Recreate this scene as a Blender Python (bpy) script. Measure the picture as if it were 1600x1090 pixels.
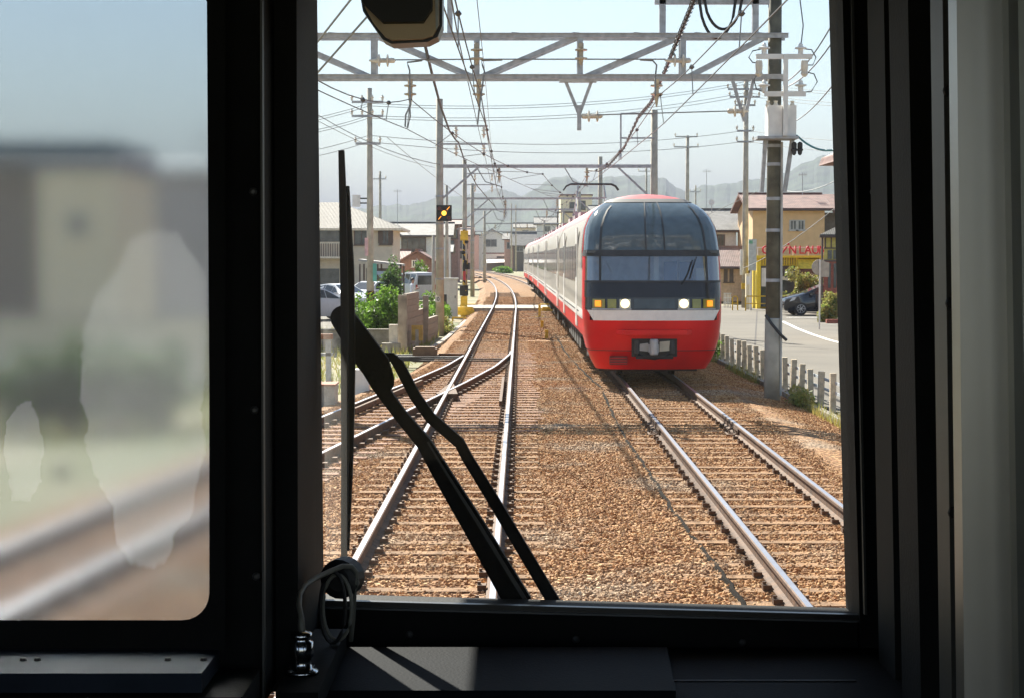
import bpy, math, random
from mathutils import Vector, Matrix
import numpy as np
random.seed(7); RNG = np.random.default_rng(7)
R = math.radians
for o in list(bpy.data.objects): bpy.data.objects.remove(o)
SC = bpy.context.scene; COL = SC.collection
# ---------------------------------------------------------------- camera, world, sun, exposure
FPX, CX, CY, HOR, H = 2900.0, 800.0, 545.0, 402.0, 2.42      # photo pixels, eye 2.42 m above the rail heads
PITCH = math.atan((CY-HOR)/FPX)
cam = bpy.data.cameras.new('camera'); cam.sensor_width = 36; cam.lens = FPX/1600*36
cam.clip_start = .05; cam.clip_end = 30000
co = bpy.data.objects.new('camera', cam); COL.objects.link(co)
co.location = (0, 0, H); co.rotation_euler = (R(90)-PITCH, 0, 0); SC.camera = co
SHX, SHY = .48, -1.2                                         # shadow of one metre of height
SUN_EL = math.atan(1/math.hypot(SHX, SHY)); SUN_DIR = Vector((-SHX, -SHY, 1)).normalized()
W = bpy.data.worlds.new('World'); SC.world = W; W.use_nodes = True
nt = W.node_tree; bg = nt.nodes['Background']; sk = nt.nodes.new('ShaderNodeTexSky')
sk.sky_type = 'NISHITA'; sk.sun_disc = False; sk.sun_elevation = SUN_EL
sk.sun_rotation = math.atan2(SUN_DIR.x, SUN_DIR.y); sk.dust_density = .3; sk.air_density = 1.0; sk.ozone_density = .7
nt.links.new(sk.outputs[0], bg.inputs[0]); bg.inputs[1].default_value = .051
sl = bpy.data.lights.new('sun', 'SUN'); sl.energy = 4.6; sl.angle = R(.5); sl.color = (1, .93, .82)
so = bpy.data.objects.new('sun', sl); COL.objects.link(so)
so.rotation_euler = (-SUN_DIR).to_track_quat('-Z', 'Y').to_euler(); so.location = (0, 0, 60)
SC.view_settings.view_transform = 'Standard'; SC.view_settings.look = 'None'
SC.view_settings.exposure = 1.75; SC.view_settings.gamma = 1
SC.render.engine = 'CYCLES'; SC.render.resolution_x = 1024; SC.render.resolution_y = 697
# ---------------------------------------------------------------- helpers
def ray(px, py):
    return Vector(((px-CX)/FPX, math.cos(PITCH)+(CY-py)/FPX*math.sin(PITCH), -math.sin(PITCH)+(CY-py)/FPX*math.cos(PITCH)))
def at(px, py, Y):
    d = ray(px, py); return Vector((0, 0, H)) + d*(Y/d.y)
def gnd(px, py, z=0):
    d = ray(px, py); return Vector((0, 0, H)) + d*((z-H)/d.z)
MATS = {}
def mat(name, col, rough=.7, metal=0, var=.12, scale=6, bump=0, bscale=60, spec=.5, emit=None, estr=0, col2=None, detail=6, coat=0):
    if name in MATS: return MATS[name]
    m = bpy.data.materials.new(name); m.use_nodes = True; n = m.node_tree.nodes; l = m.node_tree.links
    b = n['Principled BSDF']; b.inputs['Roughness'].default_value = rough; b.inputs['Metallic'].default_value = metal
    b.inputs['Specular IOR Level'].default_value = spec; b.inputs['Coat Weight'].default_value = coat
    tc = n.new('ShaderNodeTexCoord'); no = n.new('ShaderNodeTexNoise'); no.inputs['Scale'].default_value = scale; no.inputs['Detail'].default_value = detail
    l.new(tc.outputs['Object'], no.inputs['Vector'])
    rp = n.new('ShaderNodeValToRGB'); c2 = col2 or tuple(c*(1-2*var) for c in col); c1 = tuple(min(1, c*(1+var)) for c in col)
    rp.color_ramp.elements[0].position = .3; rp.color_ramp.elements[1].position = .7
    rp.color_ramp.elements[0].color = (*c2, 1); rp.color_ramp.elements[1].color = (*c1, 1)
    l.new(no.outputs[0], rp.inputs[0]); l.new(rp.outputs[0], b.inputs['Base Color'])
    if bump:
        n2 = n.new('ShaderNodeTexNoise'); n2.inputs['Scale'].default_value = bscale; l.new(tc.outputs['Object'], n2.inputs['Vector'])
        bp = n.new('ShaderNodeBump'); bp.inputs['Strength'].default_value = bump; bp.inputs['Distance'].default_value = .05
        l.new(n2.outputs[0], bp.inputs['Height']); l.new(bp.outputs[0], b.inputs['Normal'])
    if emit: b.inputs['Emission Color'].default_value = (*emit, 1); b.inputs['Emission Strength'].default_value = estr
    MATS[name] = m; return m
ORG = {}
class MB:
    def __init__(s): s.v = []; s.f = []; s.m = []
    def add(s, vs, fs, mi=0):
        k = len(s.v); s.v += [tuple(p) for p in vs]; s.f += [tuple(i+k for i in f) for f in fs]; s.m += [mi]*len(fs); return s
    def box(s, c, d, rz=0, mi=0, M=None):
        x, y, z = (q/2 for q in d); c = Vector(c); rm = Matrix.Rotation(rz, 3, 'Z') if M is None else M
        vs = [c+rm@Vector((a*x, b*y, e*z)) for a in (-1, 1) for b in (-1, 1) for e in (-1, 1)]
        return s.add(vs, [(0,1,3,2),(4,6,7,5),(0,4,5,1),(2,3,7,6),(0,2,6,4),(1,5,7,3)], mi)
    def b2(s, p, q, mi=0):
        return s.box([(a+b)/2 for a, b in zip(p, q)], [abs(b-a) for a, b in zip(p, q)], 0, mi)
    def bar(s, p, q, w, h=None, mi=0):
        p, q = Vector(p), Vector(q); d = q-p
        if d.length < 1e-6: return s
        return s.box((p+q)/2, (w, h or w, d.length), M=d.to_track_quat('Z', 'Y').to_matrix(), mi=mi)
    def tube(s, pts, r, n=6, mi=0, cap=True):
        pts = [Vector(p) for p in pts]; rs = r if isinstance(r, (list, tuple)) else [r]*len(pts); vs = []; N = len(pts)
        for i, p in enumerate(pts):
            t = (pts[min(i+1, N-1)]-pts[max(i-1, 0)])
            if t.length < 1e-9: t = Vector((0, 0, 1))
            t.normalize(); a = t.cross(Vector((0, 0, 1)) if abs(t.z) < .95 else Vector((1, 0, 0))).normalized(); b = t.cross(a)
            vs += [p+(a*math.cos(2*math.pi*k/n)+b*math.sin(2*math.pi*k/n))*rs[i] for k in range(n)]
        fs = [(i*n+k, i*n+(k+1) % n, (i+1)*n+(k+1) % n, (i+1)*n+k) for i in range(N-1) for k in range(n)]
        if cap: fs += [tuple(range(n))[::-1], tuple((N-1)*n+k for k in range(n))]
        return s.add(vs, fs, mi)
    def lathe(s, base, prof, n=10, axis=(0, 0, 1), mi=0):
        ax = Vector(axis).normalized(); base = Vector(base)
        a = ax.cross(Vector((0, 0, 1)) if abs(ax.z) < .9 else Vector((1, 0, 0))).normalized(); b = ax.cross(a); vs = []
        for r, h in prof: vs += [base+ax*h+(a*math.cos(2*math.pi*k/n)+b*math.sin(2*math.pi*k/n))*r for k in range(n)]
        fs = [(i*n+k, i*n+(k+1) % n, (i+1)*n+(k+1) % n, (i+1)*n+k) for i in range(len(prof)-1) for k in range(n)]
        fs += [tuple(range(n))[::-1], tuple((len(prof)-1)*n+k for k in range(n))]
        return s.add(vs, fs, mi)
    def prism(s, poly, vec, mi=0):
        n = len(poly); vec = Vector(vec); vs = [Vector(p) for p in poly]+[Vector(p)+vec for p in poly]
        fs = [tuple(range(n))[::-1], tuple(range(n, 2*n))]+[(i, (i+1) % n, n+(i+1) % n, n+i) for i in range(n)]
        return s.add(vs, fs, mi)
    def mesh(s, name, org=(0, 0, 0), mats=(), smooth=False):
        me = bpy.data.meshes.new(name); o = Vector(org)
        me.from_pydata([tuple(Vector(v)-o) for v in s.v], [], s.f)
        for m in mats: me.materials.append(m)
        if len(mats) > 1: me.polygons.foreach_set('material_index', s.m)
        if smooth: me.polygons.foreach_set('use_smooth', [True]*len(s.f))
        me.update(); return me
    def build(s, name, m, parent=None, smooth=False, org=None):
        mats = m if isinstance(m, (list, tuple)) else [m]
        if parent is not None: g = ORG.get(parent, Vector())
        else: g = Vector(org) if org is not None else Vector()
        ob = bpy.data.objects.new(name, s.mesh(name, g, mats, smooth)); COL.objects.link(ob)
        if parent is not None: ob.parent = parent; ORG[ob] = g
        else: ob.location = g; ORG[ob] = g
        return ob
def smooth_by_angle(ob, a=40):
    me = ob.data; me.polygons.foreach_set('use_smooth', [True]*len(me.polygons))
    try: me.set_sharp_from_angle(angle=R(a))
    except Exception: pass
    return ob
def tag(o, label, cat, group=None, kind=None):
    if label: o['label'] = label
    if cat: o['category'] = cat
    if group: o['group'] = group
    if kind: o['kind'] = kind
    return o
def thing(name, label, cat, loc=(0, 0, 0), group=None, local=False, rz=0):
    o = bpy.data.objects.new(name, None); COL.objects.link(o); o.location = loc; o.rotation_euler = (0, 0, rz); o.empty_display_size = .2
    ORG[o] = Vector() if local else Vector(loc)
    return tag(o, label, cat, group)
def struct(o): o['kind'] = 'structure'; return o
def share(me, name, parent, loc, rot=(0, 0, 0), scale=(1, 1, 1)):
    o = bpy.data.objects.new(name, me); COL.objects.link(o); o.parent = parent; o.location = Vector(loc)-ORG.get(parent, Vector()); o.rotation_euler = rot; o.scale = scale
    return o
# ---------------------------------------------------------------- materials
concrete = mat('concrete', (.36, .33, .28), .85, var=.2, scale=5, bump=.3, bscale=40)
conc_pole = mat('concrete_pole', (.50, .45, .36), .85, var=.15, scale=3, bump=.1)
dark_pole = mat('tarred_pole', (.13, .12, .085), .75, var=.25, scale=4)
steel = mat('galvanised_steel', (.42, .435, .46), .6, .1, var=.15, scale=8)
rust = mat('rusty_steel', (.125, .06, .026), .8, .0, var=.3, scale=9, bump=.2)
railtop = mat('polished_rail', (.40, .41, .46), .36, 1, var=.06)
black = mat('black_rubber', (.012, .012, .013), .55, var=.2)
dkgrey = mat('dark_metal', (.04, .042, .045), .6, var=.2)
wirem = mat('wire_dark', (.11, .11, .115), .6, .3)
wirel = mat('wire_light', (.26, .27, .28), .6, .3)
porc = mat('porcelain', (.72, .66, .56), .3, var=.1)
brownpor = mat('brown_porcelain', (.46, .38, .27), .3)
white = mat('white_paint', (.78, .77, .74), .5, var=.06)
yellow = mat('yellow_paint', (.78, .50, .03), .5, var=.15)
glassd = mat('dark_glass', (.03, .04, .045), .06, spec=.7, var=.2)
glassh = mat('house_glass', (.08, .09, .09), .12, spec=.6, var=.3, scale=2)
leafm = mat('leaf_green', (.20, .36, .05), .5, var=.45, scale=3, spec=.3)
leafd = mat('leaf_dark', (.10, .19, .04), .5, var=.4, scale=3, spec=.3)
leafo = mat('leaf_autumn', (.32, .24, .08), .5, var=.4, scale=5, col2=(.14, .24, .05), spec=.3)
for m_ in (leafm, leafd, leafo):   # thin leaves let light through
    n = m_.node_tree.nodes; l = m_.node_tree.links; b = n['Principled BSDF']; tr = n.new('ShaderNodeBsdfTranslucent'); mx = n.new('ShaderNodeMixShader'); mx.inputs[0].default_value = .4
    src = b.inputs['Base Color'].links[0].from_socket; l.new(src, tr.inputs[0]); l.new(b.outputs[0], mx.inputs[1]); l.new(tr.outputs[0], mx.inputs[2]); l.new(mx.outputs[0], n['Material Output'].inputs[0])
def ballast_mat(name, rnd):
    m = bpy.data.materials.new(name); m.use_nodes = True; n = m.node_tree.nodes; l = m.node_tree.links; b = n['Principled BSDF']; b.inputs['Roughness'].default_value = .85; b.inputs['Specular IOR Level'].default_value = .25
    ge = n.new('ShaderNodeNewGeometry')
    big = n.new('ShaderNodeTexNoise'); big.inputs['Scale'].default_value = .55; big.inputs['Detail'].default_value = 4; l.new(ge.outputs['Position'], big.inputs['Vector'])
    fine = n.new('ShaderNodeTexVoronoi'); fine.inputs['Scale'].default_value = 16; l.new(ge.outputs['Position'], fine.inputs['Vector'])
    r1 = n.new('ShaderNodeValToRGB'); e = r1.color_ramp.elements; e[0].position = .2; e[0].color = (.25, .115, .043, 1); e[1].position = .95; e[1].color = (.60, .375, .18, 1)
    e.new(.55).color = (.46, .235, .095, 1)
    r2 = n.new('ShaderNodeValToRGB'); e = r2.color_ramp.elements; e[0].position = .1; e[0].color = (.28, .22, .15, 1); e[1].position = .9; e[1].color = (.60, .54, .43, 1)
    if rnd:
        oi = n.new('ShaderNodeObjectInfo'); src = oi.outputs['Random']
    else:
        sep = n.new('ShaderNodeSeparateColor'); l.new(fine.outputs['Color'], sep.inputs[0]); src = sep.outputs[0]
    l.new(src, r1.inputs[0]); l.new(src, r2.inputs[0])
    rr = n.new('ShaderNodeValToRGB'); rr.color_ramp.elements[0].position = .54; rr.color_ramp.elements[1].position = .80; l.new(big.outputs[0], rr.inputs[0])
    mx = n.new('ShaderNodeMix'); mx.data_type = 'RGBA'; l.new(rr.outputs[0], mx.inputs['Factor']); l.new(r1.outputs[0], mx.inputs['A']); l.new(r2.outputs[0], mx.inputs['B'])
    if rnd: l.new(mx.outputs['Result'], b.inputs['Base Color'])
    else:
        dk = n.new('ShaderNodeMix'); dk.data_type = 'RGBA'; dk.blend_type = 'MULTIPLY'; dk.inputs['Factor'].default_value = 1; dk.inputs['B'].default_value = (.72, .70, .68, 1); l.new(mx.outputs['Result'], dk.inputs['A']); l.new(dk.outputs['Result'], b.inputs['Base Color'])  # bed colour darkened in place of self-shadowing between stones
    if not rnd:
        bp = n.new('ShaderNodeBump'); bp.inputs['Strength'].default_value = .9; bp.inputs['Distance'].default_value = .06; l.new(fine.outputs['Distance'], bp.inputs['Height']); l.new(bp.outputs[0], b.inputs['Normal'])
    return m
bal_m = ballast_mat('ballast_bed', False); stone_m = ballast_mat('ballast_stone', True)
# ---------------------------------------------------------------- the setting: ground, ballast, road, hills
def Lx(y):
    x = -.70+.0044*(min(y, 90)-14.6)
    return x - (max(0, y-100)**2)/6000
def Rx(y): return 2.62+.15*min(1, max(0, (y-10)/27.0)) - .0018*min(113, max(0, y-37)) - (max(0, y-112)**2)/6000
BR = [(6, -4.75), (14, -3.9), (23, -2.93), (27.6, -2.42), (32.2, -1.92), (36.1, -1.47), (41.5, -.93), (46.8, -.60), (52, -.53)]
def Bx(y):
    for (a, xa), (b, xb) in zip(BR, BR[1:]):
        if a <= y <= b: return xa+(xb-xa)*(y-a)/(b-a)
    return BR[0][1]+.105*(y-6) if y < 6 else Lx(y)
GZ, RZ = -.44, -.30
def left_edge(y): return (min(Lx(y), Bx(y)) if y < 50 else Lx(y))-1.35
def bal_z(x, y):
    a = left_edge(y); b = Rx(y)+1.5
    if x < a: return max(GZ-.03, -.166-(a-x)*.55)
    if x > b: return max(-.40, -.166-(x-b)*.17)
    return -.166
def grid_mesh(xs_fn, ys, zf):
    mb = MB(); n = None
    for y in ys:
        xs = xs_fn(y); n = len(xs)
        mb.v += [(x, y, zf(x, y)) for x in xs]
    for i in range(len(ys)-1):
        for k in range(n-1): mb.f.append((i*n+k, i*n+k+1, (i+1)*n+k+1, (i+1)*n+k)); mb.m.append(0)
    return mb
soil = mat('soil', (.24, .20, .13), .95, var=.3, scale=.25, col2=(.13, .15, .06), bump=.4, bscale=6)
g = MB().add([(-9000, -3000, GZ), (9000, -3000, GZ), (9000, 12000, GZ), (-9000, 12000, GZ)], [(0, 1, 2, 3)])
struct(g.build('ground', soil))
def bxs(y):
    a = left_edge(y); b = Rx(y)+1.5
    return [a-.55, a-.3, a, a+.4]+list(np.linspace(a+.5, b-.3, 10))+[b, b+.6, b+1.35]
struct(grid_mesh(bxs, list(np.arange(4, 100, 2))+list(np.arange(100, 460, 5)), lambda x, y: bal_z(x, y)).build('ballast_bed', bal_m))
asph = mat('asphalt', (.135, .12, .095), .9, var=.12, scale=.35, bump=.15, bscale=30)
struct(MB().b2((5.72, 8, GZ-.2), (60, 104, RZ)).build('road', asph))
struct(MB().b2((-40, 72, GZ-.2), (-4.2, 112, GZ+.02)).build('side_street', asph))
ln = MB()
pts = [gnd(px, py, RZ) for px, py in ((1222, 502), (1245, 513), (1268, 522), (1295, 531), (1322, 538), (1360, 546))]
for p, q in zip(pts, pts[1:]):
    d = (q-p).normalized(); s_ = Vector((-d.y, d.x, 0))*.09
    ln.add([p-s_+Vector((0, 0, .004)), q-s_+Vector((0, 0, .004)), q+s_+Vector((0, 0, .004)), p+s_+Vector((0, 0, .004))], [(0, 1, 2, 3)])
struct(ln.build('road_marking', white))
bay = MB()
for px0, px1, py in ((1229, 1300, 496.5), ):
    p, q = gnd(px0, py, RZ), gnd(px1, py, RZ); bay.b2((p.x, p.y-.15, RZ+.004), (q.x, p.y+.15, RZ+.008))
struct(bay.build('parking_line', white))
sm_ = MB()
for a, b in (((1183, 486), (1178, 570)), ((1128, 522), (1205, 545)), ((1128, 529), (1200, 528)), ((1225, 541), (1330, 548)), ((1262, 505), (1330, 512))):
    p, q = gnd(*a, RZ), gnd(*b, RZ); d = (q-p).normalized()*.03; w_ = Vector((-d.y, d.x, .003)); u_ = Vector((d.y, -d.x, .003)); sm_.add([p+w_, q+w_, q+u_, p+u_], [(0, 1, 2, 3)])
struct(sm_.build('road_seam', mat('tar_seam', (.05, .045, .04), .9)))
# hills
RID = [(-700, 345), (-300, 300), (0, 290), (250, 330), (420, 338), (490, 335), (549, 329), (600, 321), (644, 320), (680, 311), (711, 308), (745, 303), (783, 294), (800, 302), (814, 307), (830, 300), (845, 289), (865, 278), (886, 276), (912, 287), (930, 282), (949, 277), (990, 275), (1017, 275), (1037, 280), (1055, 292), (1071, 301), (1095, 291), (1144, 287), (1174, 280), (1190, 281), (1226, 271), (1254, 256), (1285, 244), (1316, 240), (1500, 215), (1800, 240), (2300, 300)]
def ridge(px):
    for (a, ya), (b, yb) in zip(RID, RID[1:]):
        if a <= px <= b: return ya+(yb-ya)*(px-a)/(b-a)
    return 345
from mathutils import noise as mnoise
hb = MB(); cols = np.arange(-700, 2300, 5.0); DS = list(np.linspace(2300, 3500, 15))+[3700, 4000, 4300]
for i, px in enumerate(cols):
    yy = ridge(px)+1.0*math.sin(px*.21)+.6*math.sin(px*.53+1); hh = H+(HOR-yy)*3500/FPX
    for j, D in enumerate(DS):
        x = (px-CX)/FPX*D; k = (D-2300)/1200 if D <= 3500 else (4300-D)/800; k = max(0, k)
        nz = mnoise.fractal(Vector((x/260, D/260, 0)), 1.0, 2.0, 4)
        z = hh*(k**.85)+nz*55*k*(1-k)*2.2+(mnoise.noise(Vector((x/14, D/14, 3)))*2.2 if 0 < k else 0)
        hb.v.append((x, D, GZ-.5 if k <= 0 else z))
n = len(DS)
for i in range(len(cols)-1):
    for j in range(n-1): hb.f.append((i*n+j, (i+1)*n+j, (i+1)*n+j+1, i*n+j+1)); hb.m.append(0)
struct(hb.build('hills', mat('forest', (.045, .075, .03), .95, var=.4, scale=.02, bump=.6, bscale=.08)))
# ---------------------------------------------------------------- ballast stones (geometry nodes, one uncountable mass)
sb = grid_mesh(lambda y: list(np.linspace(left_edge(y)-.5, Rx(y)+2.75, 14)), list(np.arange(9, 58, 1.5)), lambda x, y: bal_z(x, y)-.001)
st = sb.build('ballast_stones', stone_m); tag(st, 'rust brown crushed stone ballast around the rails', 'ballast', kind='stuff')
ng = bpy.data.node_groups.new('scatter_stones', 'GeometryNodeTree')
ng.interface.new_socket('Geometry', in_out='INPUT', socket_type='NodeSocketGeometry'); ng.interface.new_socket('Geometry', in_out='OUTPUT', socket_type='NodeSocketGeometry')
N = ng.nodes.new; K = ng.links.new; gi = N('NodeGroupInput'); go = N('NodeGroupOutput')
dp = N('GeometryNodeDistributePointsOnFaces'); dp.inputs['Density'].default_value = 620; K(gi.outputs[0], dp.inputs['Mesh'])
jn = N('GeometryNodeJoinGeometry')
for k in range(3):
    ic = N('GeometryNodeMeshIcoSphere'); ic.inputs['Radius'].default_value = 1; ic.inputs['Subdivisions'].default_value = 1
    po = N('GeometryNodeInputPosition'); no = N('ShaderNodeTexNoise'); no.noise_dimensions = '4D'; no.inputs['W'].default_value = 3.7*k; no.inputs['Scale'].default_value = 1.3
    K(po.outputs[0], no.inputs['Vector']); vm = N('ShaderNodeVectorMath'); vm.operation = 'SUBTRACT'; vm.inputs[1].default_value = (.5, .5, .5); K(no.outputs['Color'], vm.inputs[0])
    v2 = N('ShaderNodeVectorMath'); v2.operation = 'SCALE'; v2.inputs['Scale'].default_value = 1.6; K(vm.outputs[0], v2.inputs[0])
    sp = N('GeometryNodeSetPosition'); K(ic.outputs[0], sp.inputs['Geometry']); K(v2.outputs[0], sp.inputs['Offset'])
    ss = N('GeometryNodeSetShadeSmooth'); ss.inputs['Shade Smooth'].default_value = False; K(sp.outputs[0], ss.inputs[0])
    sm = N('GeometryNodeSetMaterial'); sm.inputs['Material'].default_value = stone_m; K(ss.outputs[0], sm.inputs[0])
    gt = N('GeometryNodeGeometryToInstance'); K(sm.outputs[0], gt.inputs[0]); K(gt.outputs[0], jn.inputs[0])
ip = N('GeometryNodeInstanceOnPoints'); K(dp.outputs['Points'], ip.inputs['Points']); K(jn.outputs[0], ip.inputs['Instance']); ip.inputs['Pick Instance'].default_value = True
rv = N('FunctionNodeRandomValue'); rv.data_type = 'FLOAT_VECTOR'; rv.inputs[0].default_value = (0, 0, 0); rv.inputs[1].default_value = (6.28, 6.28, 6.28); K(rv.outputs[0], ip.inputs['Rotation'])
rs = N('FunctionNodeRandomValue'); rs.data_type = 'FLOAT_VECTOR'; rs.inputs[0].default_value = (.011, .011, .008); rs.inputs[1].default_value = (.031, .028, .021); rs.inputs['Seed'].default_value = 5; K(rs.outputs[0], ip.inputs['Scale'])
K(ip.outputs[0], go.inputs[0])
md = st.modifiers.new('scatter', 'NODES'); md.node_group = ng
sb2 = grid_mesh(lambda y: list(np.linspace(left_edge(y)-.45, Rx(y)+2.4, 12)), list(np.arange(58, 122, 2.0)), lambda x, y: bal_z(x, y)+.004)
st2 = sb2.build('ballast_stones', stone_m); tag(st2, 'finer looking brown ballast further ahead around the level crossing', 'ballast', kind='stuff')
ng2 = ng.copy(); ng2.nodes[dp.name].inputs['Density'].default_value = 190; q_ = ng2.nodes[rs.name]; q_.inputs[0].default_value = (.024, .024, .016); q_.inputs[1].default_value = (.05, .045, .03)
st2.modifiers.new('scatter', 'NODES').node_group = ng2
# ---------------------------------------------------------------- tracks
PROF = [(-.0625, -.153), (-.0625, -.142), (-.012, -.125), (-.009, -.045), (-.0325, -.035), (-.0325, -.006), (-.022, 0), (.022, 0), (.0325, -.006), (.0325, -.035), (.009, -.045), (.012, -.125), (.0625, -.142), (.0625, -.153)]
def rail(parent, fx, ys, dz=0):
    mb = MB(); n = len(PROF)
    for i, y in enumerate(ys):
        t = (fx(y+.1)-fx(y-.1))/.2; s = 1/math.hypot(1, t)
        mb.v += [(fx(y)+px*s, y-px*t*s, pz+dz) for px, pz in PROF]
    for i in range(len(ys)-1):
        for k in range(n):
            k2 = (k+1) % n; mb.f.append((i*n+k, i*n+k2, (i+1)*n+k2, (i+1)*n+k)); mb.m.append(1 if k == 6 else 0)
    return mb.build('rail', [rust, railtop], parent)
sleeper_m = mat('dusty_concrete_sleeper', (.27, .145, .062), .9, var=.25, scale=5, bump=.4, bscale=50)
timber_m = mat('rust_stained_timber', (.24, .115, .06), .85, var=.3, scale=6, bump=.4, bscale=30)
slp = MB().prism([(-1.0, -.11, -.29), (-1.0, .11, -.29), (-1.0, .085, -.151), (-1.0, -.085, -.151)], (2.0, 0, 0)).mesh('sleeper', mats=[sleeper_m])
slt = MB().box((0, 0, -.215), (2.1, .2, .13)).mesh('timber_sleeper', mats=[timber_m])
clip_m = mat('clip_iron', (.13, .07, .035), .8, .0)
def track(name, label, fx, y0, y1, ends, timber=None, rails=True):
    t = thing(name, label, 'track', (fx(y0), y0, 0))
    ys = list(np.arange(y0, min(100, y1), 2.0))+list(np.arange(100, y1, 5.0)) if y1 > 100 else list(np.arange(y0, y1+.1, 1.0))
    if rails:
        for s in (-.566, .566): rail(t, lambda y, s=s: fx(y)+s, ys)
    cb = MB(); y = y0+.3
    while y < min(y1, ends):
        tm = timber and timber[0] < y < timber[1]
        a = math.atan((fx(y+.5)-fx(y-.5)))
        share(slt if tm else slp, 'sleeper', t, (fx(y), y, (.0045 if tm else 0)+random.uniform(-.008, .004)), (0, 0, -a), (1 if not tm else random.uniform(.97, 1.12), random.uniform(.95, 1.05), 1))
        for s in (-.566, .566):
            for e in (-.1, .1): cb.box((fx(y)+s+e, y, -.130), (.07, .10, .040)).box((fx(y)+s+e*1.2, y, -.108), (.025, .03, .04))
        y += .6 if not tm else .56
    c = cb.build('fastening_clip', clip_m, t); c['kind'] = 'stuff'
    return t
tl = track('railway_track', 'straight main track with dusty sleepers under the wiper, bending left far ahead', Lx, 5, 440, 135, (27, 50))
tr = track('railway_track', 'right hand track that carries the oncoming red train', Rx, 5, 440, 100)
tb = track('railway_track', 'rusty branch track veering off to the left from the turnout', Bx, 5, 50.5, 0, None, rails=False)
ysb = list(np.arange(5, 46.9, 1.0)); rail(tb, lambda y: Bx(y)-.555, ysb, -.002); rail(tb, lambda y: Bx(y)+.555, list(np.arange(5, 48.5, 1.0)), -.003)
y = 8.0
while y < 40:
    if Bx(y) < Lx(y)-1.0: share(slt, 'sleeper', tb, (Bx(y)+(.15 if y > 27 else 0), y+.3, .003), (0, 0, -.09), (.95, 1, 1))
    y += .6
cb = MB(); y = 8.3
while y < 46:
    for s in (-.555, .555):
        for e in (-.1, .1): cb.box((Bx(y)+s+e, y, -.12), (.08, .12, .06))
    y += .6
c = cb.build('fastening_clip', clip_m, tb); c['kind'] = 'stuff'
fg = MB()   # frog, guard rail and switch rods of the turnout
fg.bar((Lx(33.5)+.42, 31.5, -.06), (Lx(38)+.42, 38, -.06), .05, .09).bar((Bx(30)-.40, 30, -.06), (Bx(37)-.42, 37, -.06), .05, .09)
fg.build('guard_rail', rust, tb)
MB().prism([(Lx(35.3)-.566, 36.6, -.15), (Lx(34)-.75, 33.2, -.15), (Lx(34)-.36, 33.2, -.15)], (0, 0, .135)).build('frog', rust, tb)
for yy in (45.4, 46.2): MB().bar((Lx(yy)-1.7, yy, -.10), (Lx(yy)+.6, yy, -.10), .05, .03).build('switch_rod', dkgrey, tb)
fj = MB()
for s in (-.566, .566):
    p = MB().box((Rx(27)+s, 26.9, -.08), (.075, .62, .085)); 
    for k in range(4): p.box((Rx(27)+s, 26.66+k*.16, -.08), (.11, .03, .03))
    p.tube([(Rx(27)+s-.06, 26.5, -.1), (Rx(27)+s-.16, 26.7, -.13), (Rx(27)+s-.16, 27.1, -.13), (Rx(27)+s-.06, 27.35, -.1)], .015)
    p.build('fishplate', clip_m, tr)
# dark strand standing in for an overhead wire's shadow, point machine
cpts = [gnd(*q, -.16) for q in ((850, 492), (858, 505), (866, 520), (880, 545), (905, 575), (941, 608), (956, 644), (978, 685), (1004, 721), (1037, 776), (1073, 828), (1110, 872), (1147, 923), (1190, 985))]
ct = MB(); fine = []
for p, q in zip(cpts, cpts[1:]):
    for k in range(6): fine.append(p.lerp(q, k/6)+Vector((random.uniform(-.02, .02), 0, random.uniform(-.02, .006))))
tag(ct.tube(fine, .026, 6).build('wire_shadow_strand', mat('wire_shadow_dark', (.018, .015, .012), .95, spec=.05)), 'dark strand standing in for a wire shadow between the two tracks', 'cable')
pm = thing('point_machine', 'brown point machine on bearers beside the turnout, left of the main track', 'point machine', (-2.35, 48, -.3))
MB().box((-2.25, 48, -.1), (.62, .5, .34)).box((-2.25, 48, .08), (.5, .4, .06)).build('housing', mat('brown_cast', (.19, .12, .07), .8), pm)
for dy in (-.45, .45): MB().box((-2.3, 48+dy, -.17), (2.6, .2, .12)).build('bearer', dkgrey, pm)
MB().tube([(-1.9, 48, -.08), (-1.2, 48, -.1)], .03).build('drive_rod', rust, pm)
# level crossing deck
lc = thing('level_crossing_deck', 'pale concrete level crossing deck across both tracks with yellow edges', 'level crossing', (1, 91.5, -.1))
deckm = mat('deck_concrete', (.40, .37, .32), .85, var=.1)
x = -2.4
for w, gap in ((1.0, .02), (.42, .14), (.94, .14), (.8, .02), (.8, .02), (.55, .14), (.94, .14), (1.3, .02)):
    MB().b2((x, 88.7, -.3), (x+w, 94.3, -.005)).build('slab', deckm, lc); x += w+gap
for X0 in (-2.72, 1.35):
    for Y0 in (88.2, 94.5): MB().prism([(X0, Y0, -.3), (X0+1.0, Y0, -.3), (X0+.85, Y0, .05), (X0+.1, Y0, .05)], (0, .4, 0)).build('edge_block', yellow, lc)
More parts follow.
